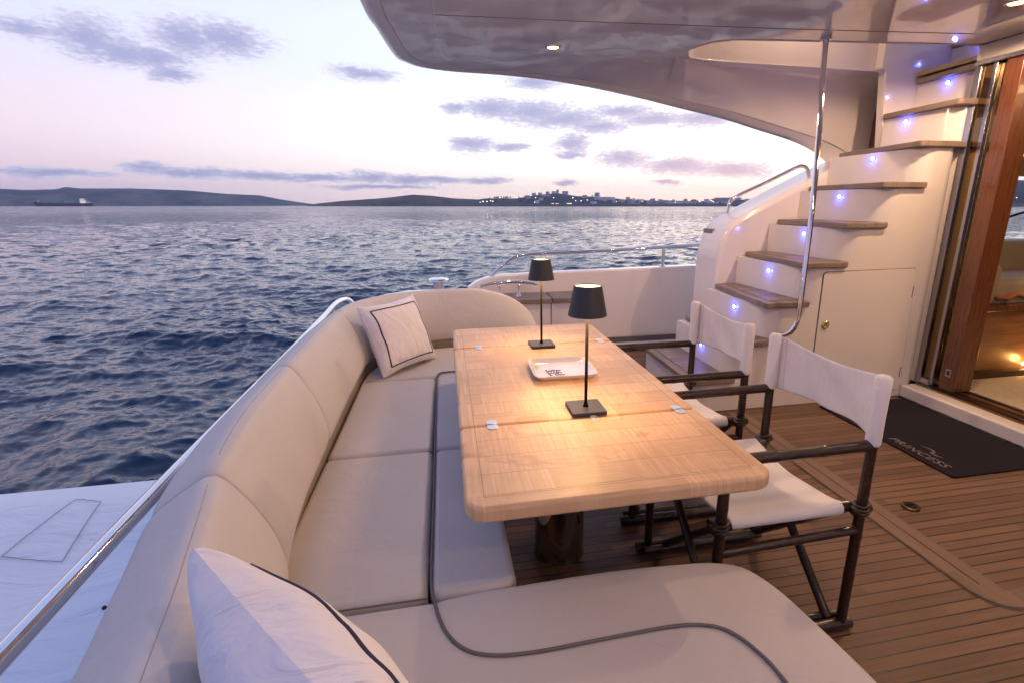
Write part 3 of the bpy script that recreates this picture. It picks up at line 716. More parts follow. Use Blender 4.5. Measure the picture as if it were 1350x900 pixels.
# ---------------------------------------------------------------- pillows
def pillow(name,label,center,ex,ey,W,Hh,T,wrseed,puff=.45):
    ex=Vector(ex).normalized(); ey=Vector(ey); ey=(ey-ex*ey.dot(ex)).normalized(); n=ex.cross(ey)
    c=Vector(center); t=thing(name,label,'pillow',tuple(c-Vector((0,0,.2))))
    rr=random.Random(wrseed); ph=[rr.uniform(0,6) for _ in range(6)]
    def P(u,v,side,off=0):
        k=max(0,(1-abs(u)**2.6)*(1-abs(v)**2.6))**puff
        px=u*W/2*(1-.085*(1-v*v)**1.0*abs(u)**1.5); py=v*Hh/2*(1-.085*(1-u*u)*abs(v)**1.5)
        wr=.0025*math.sin(5*u+3*v+ph[0])*math.sin(3*v+ph[1])+.0022*math.sin(12*v*abs(u)+4*u+ph[2])+.0012*math.sin(9*(u-v)+ph[3])
        edge=.0012*math.sin(9*v+ph[4])*abs(u)**6+.0012*math.sin(8*u+ph[5])*abs(v)**6
        z=side*(T/2*k+wr*k**.5+off)
        return c+ex*(px+edge)+ey*(py+edge)+n*z
    G=56
    front=[[P(-1+2*i/G,-1+2*j/G,1) for j in range(G+1)] for i in range(G+1)]
    backg=[[P(-1+2*i/G,-1+2*j/G,-1) for j in range(G+1)] for i in range(G+1)]
    MB().grid(front).grid(backg).build('cover',COTTON,t,smooth=True)
    return t,P
def ribbon(P,pts,wd,parent,name='navy_trim',side=1):
    rows=[]; n=len(pts)
    for i,(u,v) in enumerate(pts):
        a=pts[max(0,i-1)]; b=pts[min(n-1,i+1)]; d=Vector((b[0]-a[0],b[1]-a[1])); d.normalize(); q=Vector((-d.y,d.x))*wd
        rows.append([P(u-q.x,v-q.y,side,-.001),P(u-q.x*.9,v-q.y*.9,side,.0022),P(u,v,side,.003),P(u+q.x*.9,v+q.y*.9,side,.0022),P(u+q.x,v+q.y,side,-.001)])
    return MB().grid(rows).build(name,NAVY,parent,smooth=True)
def line(a,b,n=24): return [(a[0]+(b[0]-a[0])*k/n,a[1]+(b[1]-a[1])*k/n) for k in range(n+1)]
t,P=pillow('throw_pillow','square white pillow with navy border line in the far corner of the sofa',(-.30,3.04,.665),(.28,.35,0),(-.13,.08,.38),.45,.42,.16,2)
e=.80
cor=[(-e,-e),(e,-e),(e,e),(-e,e)]
for k in range(4): ribbon(P,line(cor[k],cor[(k+1)%4]),.018,t)
t,P=pillow('throw_pillow','large white pillow with navy line lying against the near corner of the sofa',(-.170,.555,.715),(.64,-.76,0),(-.24,-.10,.95),.50,.46,.18,9)
for k in range(4): ribbon(P,line(cor[k],cor[(k+1)%4]),.012,t,side=-1)

# ---------------------------------------------------------------- table
table=thing('dining_table','pale wooden folding dining table on steel column between sofa and canvas chairs','table',(.4,1.9,0))
zt=.74
def leaf(y0,y1,corn,bv=.010): return MB().prism(rrect(.010,.800,y0,y1,.035,6,corn),zt-.042,zt).build('table_leaf',TABLE,table,bevel=.012,bseg=3)
leaf(1.02,1.4725,(1.6,1.6,.6,.6)); leaf(1.4755,2.3825,(.6,.6,.6,.6)); leaf(2.3855,2.79,(.6,.6,1.6,1.6))
MB().box(.10,.70,1.15,2.66,zt-.075,zt-.0425).build('under_frame',pbr('frame_teak',(.22,.13,.08),.5),table,bevel=.004)
for y in (1.80,):
    MB().lathe([(.105,.004),(.104,.012),(.102,.02),(.102,.03),(.102,.62),(.10,.64),(.13,.660),(.13,zt-.076)],(.40,y,0),48).build('column',pbr('dark_polished_steel',(.40,.38,.37),.08,metal=1),table,smooth=True,auto=35)
HING=pbr('hinge_steel',(.62,.66,.72),.3,metal=.85)
for (x,y,w_) in ((.112,1.474,.017),(.128,2.384,.017),(.735,1.474,.017),(.738,2.384,.017),(.44,1.474,.014)):
    h=MB().prism(rrect(x-w_,x+w_,y-.036,y-.003,.014,5,(1,1,.2,.2)),zt+.0004,zt+.0022).prism(rrect(x-w_,x+w_,y+.003,y+.036,.014,5,(.2,.2,1,1)),zt+.0004,zt+.0022).build('hinge',HING,table,bevel=.0007,bseg=2)
    MB().tube([(x-w_*.8,y,zt+.001),(x+w_*.8,y,zt+.001)],.0032,10).build('knuckle',STEEL,h,smooth=True)

# table lamps
def table_lamp(loc,label):
    x,y,z=loc; t=thing('table_lamp',label,'lamp',loc,'slim dark lamps on the dining table')
    MB().prism(rrect(-.058,.058,-.058,.058,.004,3),0,.014).build('base',LAMPM,t,bevel=.002,local=True)
    MB().lathe([(.010,.014),(.0065,.022),(.0052,.03),(.0052,.33)],(0,0,0),16).build('stem',STEMM,t,smooth=True,local=True)
    zb,z1=.322,.418
    sh=MB().lathe([(.0615,zb),(.0625,zb+.001),(.0445,z1),(.0430,z1),(.0605,zb+.001),(.0600,zb)],(0,0,0),48,caps=False).build('shade',LAMPM,t,smooth=True,auto=30,local=True)
    MB().lathe([(.0005,z1-.005),(.0430,z1-.005)],(0,0,0),40,caps=False).build('upper_diffuser',GLS,sh,local=True)
    MB().lathe([(.0005,zb+.010),(.058,zb+.010)],(0,0,0),40,caps=False).build('lower_diffuser',GLS,sh,local=True)
    return t
for px,py,lab in ((.430,1.532,'dark table lamp nearest the camera, base over the table joint'),(.432,2.356,'dark table lamp farther away, behind the white tray')):
    t=table_lamp((px,py,zt+.0003),lab)
    l=lamp('lamp_light','AREA',(0,0,.320),1.7,(1.0,.52,.19),size=.105); l.data.shape='DISK'; l.parent=t

# tray
t=thing('serving_tray','white rectangular porcelain tray with blue wavy lettering on the table','tray',(.44,1.94,zt))
PORC=pbr('porcelain',(.82,.78,.76),.12,coat=.6)
ca,sa=math.cos(R(-2)),math.sin(R(-2))
def TP(u,v,z): return (.44+u*ca-v*sa,1.948+u*sa+v*ca,zt+z)
rows=[]
lv=[(1.0,.024),(.975,.0245),(.94,.018),(.86,.0075),(.80,.0055),(.4,.005),(.0,.005)]
hx,hy=.128,.128
def sq(f,z,n=48):
    out=[]
    for k in range(n):
        a=2*math.pi*k/n; c_,s_=math.cos(a),math.sin(a); e_=2/9
        out.append(TP(hx*f*abs(c_)**e_*(1 if c_>0 else -1),hy*f*abs(s_)**e_*(1 if s_>0 else -1),z))
    return out
MB().grid([sq(max(f,.001),z,72) for f,z in lv],closev=True).grid([sq(f,z,72) for f,z in ((1.0,.024),(.97,.018),(.86,.001),(.6,.0005),(.001,.0005))],closev=True).build('dish',PORC,t,smooth=True)
INK=pbr('blue_ink',(.03,.05,.22),.3)
mb=MB(); rr=random.Random(4)
for r_ in range(3):
    for k in range(5):
        u=-.066+k*.0125+r_*.004; v=.010-r_*.027; pts=[]
        for q in range(7): 
            s=q/6; pts.append(TP(u+.004*math.sin(s*7+k)+.007*s,v-.021*s,.0062))
        if (r_,k)!=(2,1): mb.tube(pts,.0012,5)
        if rr.random()<.7:
            q0=rr.choice([0,3,6]); mb.tube([pts[q0],tuple(Vector(pts[q0])+Vector((.007,0,0)))],.0011,5)
mb.build('lettering',INK,t)

# ---------------------------------------------------------------- chairs
THREAD=pbr('canvas_thread',(.66,.61,.57),.8)
def chair(loc,label):
    t=thing('directors_chair',label,'chair',loc,'white canvas chairs beside the table')
    # local frame: x forward from front (0) to back (.49), y from 0 (near side) to .52
    xf,xr,yn,yf=-.245,.245,-.26,.26
    def ring(mb,x,y,z,r=.026,k=3):
        for i in range(k):
            a=[(x+r*math.cos(q),y+r*math.sin(q),z+(i-(k-1)/2)*.011+.004*math.sin(q+i)) for q in [2*math.pi*j/14 for j in range(14)]]
            mb.tube(a,.0062,6,close=True)
    def bamboo(mb,a,b,r):
        a,b=Vector(a),Vector(b); n=14; L=(b-a).length
        pts=[];rad=[]
        for k in range(n*4+1):
            s=k/(n*4); pts.append(a.lerp(b,s)); rad.append(r*(1+.07*math.exp(-((s*L/.16+.35)%1-.5)**2*300)+.012*math.sin(s*9)))
        mb.tube(pts,rad,12)
    for x in (xf,xr):
        for y in (yn,yf):
            mb=MB(); 
            bamboo(mb,(x,y,.03 if x==xf else .03),(x,y,.90 if x==xr else .675),.0165)
            o=mb.build('post',RATTAN,t,smooth=True,auto=60,local=True)
            mb=MB(); ring(mb,x,y,.472,.021); mb.tube([(x-.03,y,.462),(x+.03,y,.470)],.017,8); mb.build('binding',RATTAN,o,smooth=True,local=True)
    for y in (yn,yf):
        mb=MB(); bamboo(mb,(xf-.03,y,.685),(xr,y,.690),.0175); mb.build('armrest',RATTAN,t,smooth=True,auto=60,local=True)
        mb=MB(); bamboo(mb,(xf,y,.375),(xr,y,.390),.0145); mb.build('side_stretcher',RATTAN,t,smooth=True,auto=60,local=True)
        mb=MB(); bamboo(mb,(xf-.05,y,.022),(xr+.035,y,.022),.020); bamboo(mb,(xf-.03,y+(.035 if y<0 else -.035),.030),(xr+.01,y+(.035 if y<0 else -.035),.030),.014)
        mb.build('base_rail',RATTAN,t,smooth=True,auto=60,local=True)
        sg=1 if y<0 else -1
        mb=MB(); bamboo(mb,(xf-.02,y+sg*.030,.458),(xr-.02,y+sg*.030,.462),.018); mb.build('seat_rail',RATTAN,t,smooth=True,auto=60,local=True)
    for x in (xf+.035,xr-.038):
        for s,dx in ((1,0),(-1,.032)):
            mb=MB(); bamboo(mb,(x+dx,s*(yn+.02),.035),(x+dx,-s*(yn+.035),.455),.0155)
            mb.build('cross_leg',RATTAN,t,smooth=True,auto=60,local=True)
    # seat sling
    rows=[]; n=34
    for i in range(31):
        x=xf+.03+(xr-xf-.085)*i/30; row=[]
        for k in range(9):    # near roll
            a=R(-130+k*27); row.append((x,yn+.030-.0225*math.sin(R(40)+k*.0)*0+(-.0225)*math.cos(R(-60+k*18.0)),.460+.0225*math.sin(R(-60+k*18.0))))
        for j in range(1,n):
            s=j/n; y=yn+.030+(yf-yn-.06)*s; sag=.030*math.sin(math.pi*s)**.8+.004*math.sin(i*.5+s*9)*math.sin(math.pi*s)
            row.append((x,y,.4815-sag))
        for k in range(9):
            row.append((x,yf-.030+.0225*math.cos(R(84-k*18)),.460+.0225*math.sin(R(84-k*18))))
        rows.append(row)
    o=MB().grid(rows).build('seat_canvas',CANVAS,t,smooth=True,local=True)
    sm=o.modifiers.new('s','SOLIDIFY'); sm.thickness=.003; sm.offset=0
    # back sling with sleeves round the rear posts
    rows=[]
    for i in range(25):
        v=i/24; row=[]
        for j in range(57):
            u=j/56; y=yn+(yf-yn)*u; c_=math.sin(math.pi*u)
            z=.905-.012*c_-.215*v+.03*c_*v*(1 if v>.5 else v*2) - (.012*c_)
            x=xr+.021-.0+.048*c_**.8*(.35+.65*v)+.004*math.sin(9*u+5*v)*c_+.006*math.sin(4*v+14*u)*c_*(.3+v)
            row.append((x,y,z))
        rows.append(row)
    mb=MB().grid(rows)
    for y in (yn,yf):
        mb.lathe([(.0195,.692),(.0215,.70),(.0205,.78),(.0215,.85),(.0225,.905),(.017,.912)],(xr,y,0),20,caps=True)
    o=mb.build('back_canvas',CANVAS,t,smooth=True,local=True)
    for c_ in (4,52): MB().tube([(r_[c_][0]+.002,r_[c_][1],r_[c_][2]) for r_ in rows],.0016,5).tube([(r_[c_][0]-.002,r_[c_][1],r_[c_][2]) for r_ in rows],.0016,5).build('stitching',THREAD,o,local=True)
    sm=o.modifiers.new('s','SOLIDIFY'); sm.thickness=.003; sm.offset=0
    return t
c1=chair((1.010,1.462,0),'nearer of the two dark bamboo chairs with white canvas, beside the table')
c2=copy_tree(c1); c2.location=(1.015,2.165,0); c2['label']='farther dark bamboo chair with white canvas, closest to the stairs'
c2.rotation_euler.z=R(-1.5)

# ---------------------------------------------------------------- bulwark, shelf, rail, cleat
bul=thing('port_bulwark','white side bulwark beyond the table, topped by a steel rail','bulwark',(1.4,4.8,0))
ol=[(.15,.02),(2.9,.02),(2.9,.815),(2.4,.807),(1.6,.79),(.9,.778),(.5,.762),(.36,.742),(.26,.705),(.18,.65)]
MB().prism_xz(ol,4.80,4.93).build('panel',GEL,bul,bevel=.018,bseg=3)
MB().box(1.1,2.7,4.62,4.805,.004,.055).build('kerb',GEL,bul,bevel=.01)
MB().box(1.0,2.7,4.77,4.797,.058,.105).build('drain_slot',GELD,bul)
t=thing('mooring_shelf','white locker topped with teak boards, beside the far bulwark','locker',(.8,4.6,0))
MB().box(.42,.905,4.45,4.77,.66*0+.02,.548).box(.912,1.17,4.45,4.77,.02,.548).build('cabinet',GEL,t,bevel=.008)
for x0,x1 in ((.30,.912),(.922,1.20)): MB().box(x0,x1,4.42,4.79,.552,.592).build('teak_board',TEAKN,t,bevel=.005)
t=thing('mooring_cleat','polished steel horn cleat on the teak topped locker','cleat',(.55,4.55,.592))
for x in (.445,.625): MB().lathe([(.030,.593),(.024,.605),(.011,.625),(.010,.70),(.016,.715)],(x,4.55,0),18).build('foot',CHROME,t,smooth=True)
MB().tube(spline([(.26,4.55,.700),(.36,4.55,.722),(.45,4.55,.732),(.54,4.55,.734),(.63,4.55,.732),(.72,4.55,.722),(.80,4.55,.706)],6),[.004]+[.012+.004*math.sin(math.pi*k/36) for k in range(1,36)]+[.004],12).build('horn_bar',CHROME,t,smooth=True)
t=thing('bulwark_rail','steel guard rail bent down at its aft end, on top of the far bulwark','rail',(1.4,4.86,.78))
MB().tube(spline([(.40,4.86,.745),(.50,4.86,.835),(.60,4.86,.905),(.68,4.86,.935),(.80,4.86,.950),(1.1,4.86,.957),(1.6,4.86,.972),(2.2,4.86,.997),(2.9,4.86,1.025)],8),.017,14).build('tube',CHROME,t,smooth=True)
MB().tube([(2.145,4.86,.80),(2.15,4.86,.985)],.017,12).lathe([(.03,.80),(.03,.815)],(2.145,4.86,0),16).build('stanchion',CHROME,t,smooth=True,auto=40)

# ---------------------------------------------------------------- staircase
st=thing('staircase','white moulded stairs with teak treads and blue step lights','stairs',(2.5,3.5,0))
TR=[(1.575,.25),(1.835,.505),(2.085,.765),(2.345,1.028),(2.61,1.288),(2.87,1.552),(3.11,1.815),(3.345,2.08),(3.60,2.34),(3.86,2.60)]
y0=3.035
mb=MB(); zp=.004
for i,(x,z) in enumerate(TR):
    yf=3.90 if z<2 else 3.66; xe=3.47 if z<2 else (4.3 if z<2.5 else 4.6)
    xx=x+.045
    r=.13
    out=[(xx+r-r*math.cos(R(a)),y0+r-r*math.sin(R(a))) for a in range(0,91,10)]
    xb=xe; rb=.11 if z<2 else 0
    if rb: out+= [(xb-rb+rb*math.sin(R(a)),y0+rb-rb*math.cos(R(a))) for a in range(0,91,10)]
    else: out+=[(xb,y0)]
    out+=[(xb,yf),(xx,yf)]
    mb.prism(out,zp,z-.040); zp=z-.040
body=mb.build('stair_body',GEL,st,smooth=True,auto=30)
for i,(x,z) in enumerate(TR):
    yf=3.90 if z<2 else 3.655; yn=3.005; xe=x+.345 if z<1.7 else x+.36
    xn=x+.075 if z<.3 else x+.115 if z<2 else x+.02
    if z<.3: xn=1.60
    fr=[(x+.018,yn),(xe-.012,yn),(xe,yn+.012),(xe,y0+.006),(xe+.02,yf-.004),(xn,yf-.004),(x,yn+.045),(x,yn+.018)]
    ed=MB().prism(fr,z-.039,z).build('tread',TEAKN,st,bevel=.008,bseg=3)
    ins=[(x+.070,yn+.065),(xe-.03,yn+.065),(xe-.03,yf-.07),(xn+.06,yf-.07)]
    m_=.006; bd=[(ins[0][0]-m_,ins[0][1]-m_),(ins[1][0]+m_,ins[1][1]-m_),(ins[2][0]+m_,ins[2][1]+m_),(ins[3][0]-m_,ins[3][1]+m_)]
    MB().add([(a,b,z+.0012) for a,b in bd],[(0,1,2,3)]).build('caulk_line',BLACK,ed)
    MB().add([(a,b,z+.0024) for a,b in ins],[(0,1,2,3)]).build('tread_inlay',TEAKT,ed)
LEDS=[(1.88,.378),(2.13,.657),(2.39,.925),(2.655,1.195),(2.915,1.462),(3.155,1.735),(3.39,1.995),(3.645,2.26),(3.90,2.52)]
for x,z in LEDS:
    yy=3.45 if z<2 else 3.40
    ld=MB().tube([(x+.003,yy,z),(x-.006,yy,z)],[.019,.017],16).build('step_light',CHROME,st,smooth=True,auto=40)
    MB().tube([(x-.0062,yy,z),(x-.0085,yy,z)],[.0135,.0125],12).build('blue_lens',GLB,ld)
    MB().tube([(x-.0087,yy,z),(x-.0105,yy,z)],[.0095,.008],10).build('lens_core',GLBW,ld)
    lamp('step_light_beam','POINT',(x-.022,yy,z-.006),.28,(.05,.10,1.0),parent=ld,size=.012)
# locker door in the side
zl=(.055,.972)
lk=MB().prism_xz([(2.530,zl[0]),(3.30,zl[0]),(3.315,.10),(3.275,zl[1]-.02),(3.262,zl[1]),(2.535,zl[1]-.01),(2.518,zl[1]-.03)],y0-.0035,y0+.01).build('locker_door_gap',GELD,st)
ld=MB().prism_xz([(2.534,zl[0]+.004),(3.298,zl[0]+.004),(3.31,.10),(3.2705,zl[1]-.022),(3.260,zl[1]-.004),(2.538,zl[1]-.014),(2.522,zl[1]-.032)],y0-.008,y0-.0036).build('locker_door',GEL,st,bevel=.0015)
MB().add(*(lambda c: (c.v,c.f))(MB().lathe([(.030,-.0),(.030,.006),(.024,.010),(.022,.006),(.012,.006),(.011,.012),(.001,.013)],(0,0,0),28,caps=False))).build('tmp')
tm=bpy.data.objects['tmp']; vs=[(2.584+v.co.x,y0-.008-v.co.z,.590+v.co.y) for v in tm.data.vertices]; fs=[tuple(p.vertices) for p in tm.data.polygons]
bpy.data.objects.remove(tm)
MB().add(vs,fs).build('lock',pbr('brass_chrome',(.85,.72,.45),.12,metal=1),ld,smooth=True,auto=40)
for z in (.20,.80):
    MB().box(3.285-(z-.2)*.03,3.290-(z-.2)*.03,y0-.0105,y0-.0081,z-.04,z+.04).build('hinge_slot',GELD,ld)
# outer wing of the stairs
wing=[(2.21,.004),(2.20,.40),(2.20,.75),(2.215,1.02),(2.25,1.17),(2.31,1.255),(2.40,1.31),(2.54,1.38),(2.87,1.545),(3.20,1.70),(3.46,1.80),(4.0,1.95),(4.0,.004)]
W=MB().prism_xz([tuple(p) for p in wing],3.903,4.30).build('stair_wing',GEL,st,bevel=.045,bseg=5)
MB().box(2.247,2.30,4.10,4.255,1.165,1.205).build('vent_panel',pbr('vent_grey',(.20,.20,.22),.4),W,bevel=.004)
# handrail on wing
t=thing('stair_wing_handrail','short curved bronze-lit steel handrail on top of the stair wing','handrail',(2.8,4.15,1.4))
MB().tube(spline([(2.405,4.15,1.33),(2.415,4.15,1.40),(2.46,4.15,1.465),(2.75,4.15,1.592),(3.02,4.15,1.715),(3.08,4.15,1.73),(3.13,4.15,1.712),(3.17,4.15,1.64)],8),.0145,12).build('tube',CHROME,t,smooth=True)
# tall grab pole
t=thing('grab_pole','tall slim steel pole from deckhead down to the side of the stairs','pole',(2.26,2.9,.5))
MB().tube(spline([(2.36,3.10,2.398),(2.355,3.08,2.2),(2.335,3.01,1.7),(2.31,2.96,1.3),(2.285,2.925,.95),(2.272,2.91,.72),(2.262,2.91,.64),(2.235,2.93,.575),(2.205,2.98,.545),(2.19,3.034,.54)],10),.0175,16).build('tube',STEEL if False else CHROME,t,smooth=True)
MB().tube([(2.36,3.10,2.38),(2.36,3.10,2.399)],.032,16).build('upper_flange',CHROME,t,smooth=True,auto=40)

# ---------------------------------------------------------------- flybridge overhang
fb=thing('flybridge_overhang','glossy pale deckhead overhanging the cockpit and sweeping down to the stairs','yacht roof',(1.5,2,2.4))
ZC=2.40
E0=[(-.37,-1.6,ZC+.02),(-.37,1.0,ZC+.02),(-.370,3.065,ZC+.01),(-.338,3.53,ZC+.005),(-.282,4.08,ZC),(-.225,4.23,ZC),(-.12,4.33,ZC-.005),(.10,4.375,ZC-.012),(.40,4.39,ZC-.015),(.67,4.40,2.375),(1.12,4.39,2.335),(1.60,4.37,2.26),(2.0,4.355,2.185),(2.38,4.34,2.115),(2.70,4.32,2.035),(2.98,4.30,1.965),(3.18,4.28,1.895),(3.33,4.26,1.81),(3.42,4.25,1.72),(3.46,4.25,1.60)]
# inner lip (where the fascia turns into the deckhead)
E1=[(-.27,-1.6,ZC),(-.27,1.0,ZC),(-.262,3.06,ZC),(-.235,3.50,ZC),(-.19,3.95,ZC-.002),(-.14,4.10,ZC-.003),(-.05,4.20,ZC-.006),(.13,4.26,ZC-.010),(.41,4.28,ZC-.01),(.68,4.285,2.385),(1.14,4.27,2.355),(1.62,4.245,2.285),(2.04,4.225,2.215),(2.42,4.21,2.150),(2.74,4.20,2.075),(3.03,4.18,2.005),(3.25,4.16,1.945),(3.44,4.15,1.875),(3.56,4.14,1.80),(3.62,4.14,1.68)]
E2=[(0,-1.6,ZC),(0,1.0,ZC),(0,3.065,ZC),(.01,3.5,ZC),(.035,3.9,ZC),(.06,4.04,ZC),(.10,4.10,ZC),(.22,4.06,ZC),(.42,3.97,ZC),(.75,3.79,ZC),(1.08,3.62,ZC),(1.45,3.60,ZC),(1.80,3.72,ZC),(2.2,3.86,ZC),(2.6,3.92,ZC),(2.95,3.94,ZC),(3.25,3.94,ZC),(3.5,3.94,ZC),(3.7,3.94,ZC),(4.0,3.94,ZC)]
def sp(E): return [tuple(p) for p in spline(E,8)]
e0,e1,e2=sp(E0),sp(E1),sp(E2)
top=[(x,y+ (.02 if y>3.6 else 0),z+.16+(.05 if y>3.6 else 0)) for x,y,z in e0]
def lerp(a,b,t): return tuple(a[i]+(b[i]-a[i])*t for i in range(3))
rows=[]
for a,b,c,tp in zip(e0,e1,e2,top):
    mid=lerp(a,b,.5); mid=(mid[0],mid[1],mid[2]-.012)
    q1=lerp(a,tp,.5); q1=(q1[0]-(.02 if a[1]<4 else 0),q1[1]+(.02 if a[1]>3.6 else 0),q1[2])
    rows.append([tp,q1,lerp(a,tp,.08),lerp(a,b,.06),mid,lerp(a,b,.94),b])
MB().grid(rows).build('fascia',GEL,fb,smooth=True,auto=70)
# groove
MB().tube([(x,y,z+.0005) for x,y,z in e1],.0045,6).build('fascia_groove',pbr('groove_grey',(.50,.46,.44),.4),fb,smooth=True)
MB().tube([(x,y,z) for x,y,z in e2 if x<.16],.0035,6).build('edge_bead',GEL,fb,smooth=True)
# zone between lip and crease, gently dished
rows=[]
for b,c in zip(e1,e2):
    k=0 if b[0]<-.05 else 1
    r_=[]
    for q in range(9):
        s=q/8; p=lerp(b,c,s); r_.append((p[0],p[1],b[2]+(c[2]-b[2])*(1-(1-s)**1.6 if k else s)))
    rows.append(r_)
MB().grid(rows).build('deckhead_cove',GELC,fb,smooth=True)
# flat deckhead with the stair opening cut out
hole=[(1.69,3.60),(1.66,3.53),(1.68,3.42),(1.73,3.34),(1.80,3.285),(1.90,3.25),(2.6,3.15),(3.37,3.05),(4.1,3.0)]
e2p=[(x,y) for x,y,z in e2 if y>2.9]
i1=min(range(len(e2p)),key=lambda i:(e2p[i][0]-1.45)**2+(e2p[i][1]-3.60)**2)
poly=[(0,-1.6),(0,2.95)]+e2p[1:i1+1]+[(1.55,3.62)]+hole+[(4.1,-1.6)]
strip('ceiling_panel',poly,ZC,GELC,fb)
strip('outboard_ceiling_strip',[(1.55,3.62)]+[(x,y) for x,y in e2p[i1+1:] ]+[(4.0,3.74),(2.3,3.74),(1.85,3.72),(1.74,3.68),(1.69,3.60)],ZC,GELC,fb)
def curvepts(a,b,n): return [(a[0]+(b[0]-a[0])*k/n,a[1]+(b[1]-a[1])*k/n) for k in range(n+1)]
# wall of the stair opening: near lip, rounded aft end, far side
hl=[(4.1,3.0),(3.37,3.05),(2.6,3.15),(1.90,3.25),(1.80,3.285),(1.73,3.34),(1.68,3.42),(1.66,3.53),(1.69,3.60),(1.74,3.68),(1.85,3.72),(2.3,3.74),(4.0,3.74)]
hl=[tuple(p)[:2] for p in spline([(a,b,0) for a,b in hl],5)]
MB().grid([[(x,y,z) for z in (ZC,ZC+.02,2.9,3.3)] for x,y in hl]).build('stair_opening_wall',GEL,fb,smooth=True,auto=60)
MB().tube([(x,y,ZC) for x,y in hl],.006,8).build('opening_lip',GEL,fb,smooth=True)
# wall below the strip, down to the arch
rows=[]
for b,c in zip(e1,e2):
    if c[0]<1.6: continue
    k=min(1,(c[0]-1.6)/.8)**1.5; yy=c[1]+.02
    rows.append([(c[0],yy,ZC-.001),(c[0]+.01,yy+.05*k,ZC-.06*k-.002),(lerp(b,c,.3)[0],max(yy+.05*k,b[1]-.09),b[2]+(ZC-b[2])*.35),(b[0],b[1]-.012,b[2]+.004)])
MB().grid(rows).build('arch_inner_wall',GEL,fb,smooth=True,auto=70)
# the wall behind the stairs forward of the arch
o=MB().prism_xz([(3.44,1.66),(4.6,1.66),(4.6,3.3),(3.30,3.3),(3.30,2.40),(3.34,2.38),(3.40,1.9)],3.665,3.74).build('stair_back_wall',GEL,fb,bevel=.01)
MB().box(1.5,4.6,2.9,3.9,3.3,3.34).build('stair_hood',GEL,fb)
# seam across the ceiling and door header
MB().tube([(0.0,3.20,ZC),(.9,3.13,ZC),(2.0,3.02,ZC),(3.2,2.87,ZC)],.0028,5).build('panel_seam',pbr('seam_tan',(.25,.19,.16),.5),fb)
MB().box(-.3,4.3,-1.6,2.95,ZC+.14,ZC+.18).build('upper_deck',GEL,fb)
# downlights
def downlight(x,y,e,vis=True):
    d=thing('ceiling_downlight',None,'downlight',(x,y,ZC))
    MB().lathe([(.052,-.0006),(.052,-.006),(.044,-.008),(.038,-.004),(.038,-.0008)],(x,y,ZC),28,caps=False).build('bezel',CHROME,d,smooth=True,auto=40)
    MB().lathe([(.0005,-.006),(.03,-.0055),(.037,-.0035)],(x,y,ZC),24,caps=False).build('lens',GLW,d)
    lamp('downlight_beam','SPOT',(x,y,ZC-.035),e,(1.0,.63,.38),parent=d,size=.03,spot=179,blend=.2)
    return d
d=downlight(.755,3.64,45); d['label']='small lit round downlight in the deckhead above the far end of the table'; d['group']='round downlights in the deckhead'
d=downlight(2.92,2.42,52); d['label']='small lit round downlight in the deckhead close to the salon door'; d['group']='round downlights in the deckhead'
for x,y,e in ((2.92,.9,26),(.75,.3,16),(1.85,-.6,26)):
    d=downlight(x,y,e); d['label']='lit round downlight in the deckhead behind and above the camera'; d['group']='round downlights in the deckhead'

d=thing('stairwell_fill_light','added unseen fill light inside the hood over the stairs','downlight',(2.55,3.42,3.3))  # unseen warm light added to brighten the stairwell and arch walls
MB().lathe([(.040,3.2995),(.040,3.294),(.030,3.292),(.030,3.2985)],(2.55,3.42,0),24,caps=False).build('bezel',CHROME,d,smooth=True)  # bezel and lens made up to house the added fill light
MB().lathe([(.0005,3.297),(.029,3.297)],(2.55,3.42,0),20,caps=False).build('lens',GLW,d)
lamp('stairwell_fill_beam','SPOT',(2.55,3.42,3.27),30,(1.0,.66,.45),parent=d,size=.03,spot=140,blend=.9)
# ---------------------------------------------------------------- starboard side (behind the camera)
o=MB().box(-.6,3.4,-1.75,-1.62,.01,.80).build('starboard_bulwark',GEL,bevel=.02); tag(o,'white side bulwark on the side behind the camera','bulwark')

# ---------------------------------------------------------------- salon door wall and interior
XD=3.47
CHROME2=pbr('door_frame_steel',(.42,.42,.45),.16,metal=1)
bk=thing('salon_bulkhead','white framework and sill round the salon door opening','bulkhead',(3.5,2,0))
MB().box(3.315,3.50,-1.6,3.03,.004,.098).build('sill',GEL,bk,bevel=.014,bseg=3)
MB().box(XD-.02,XD+.12,-1.6,3.05,2.30,2.398).build('header',GEL,bk,bevel=.01)
MB().box(XD-.03,XD+.0,-1.6,3.04,2.275,2.297).build('header_trim',STEEL,bk)
MB().box(XD,XD+.15,-1.6,.4,.10,2.30).build('side_panel',GEL,bk)
MB().box(3.474,3.62,3.058,3.30,.10,1.95).build('corner_post',GEL,bk)
dr=thing('sliding_door','sliding salon door with polished frame, bronze glass panels and mahogany edge','door',(XD,2.9,.1))
MB().prism([(XD-.005,3.010),(XD+.03,3.010),(XD+.03,3.055),(XD-.012,3.05)],.099,2.30).build('frame',CHROME2,dr,bevel=.004)
MB().box(XD+.012,XD+.022,2.945,3.008,.12,2.29).build('glass_panel',GOLDM,dr)
MB().box(XD+.0,XD+.03,2.915,2.943,.11,2.29).build('frame_stile',CHROME2,dr,bevel=.004)
MB().box(XD+.030,XD+.040,2.865,2.913,.12,2.29).build('glass_panel',GOLDM,dr)
jb=MB().box(XD+.0,XD+.16,2.755,2.862,.115,2.29).build('mahogany_jamb',MAHOG,dr,bevel=.006)
MB().box(XD-.003,XD-.0005,2.79,2.828,.22,.275).build('latch_plate',STEEL,jb); MB().box(XD-.0055,XD-.0032,2.80,2.818,.232,.263).build('latch_hole',BLACK,jb)
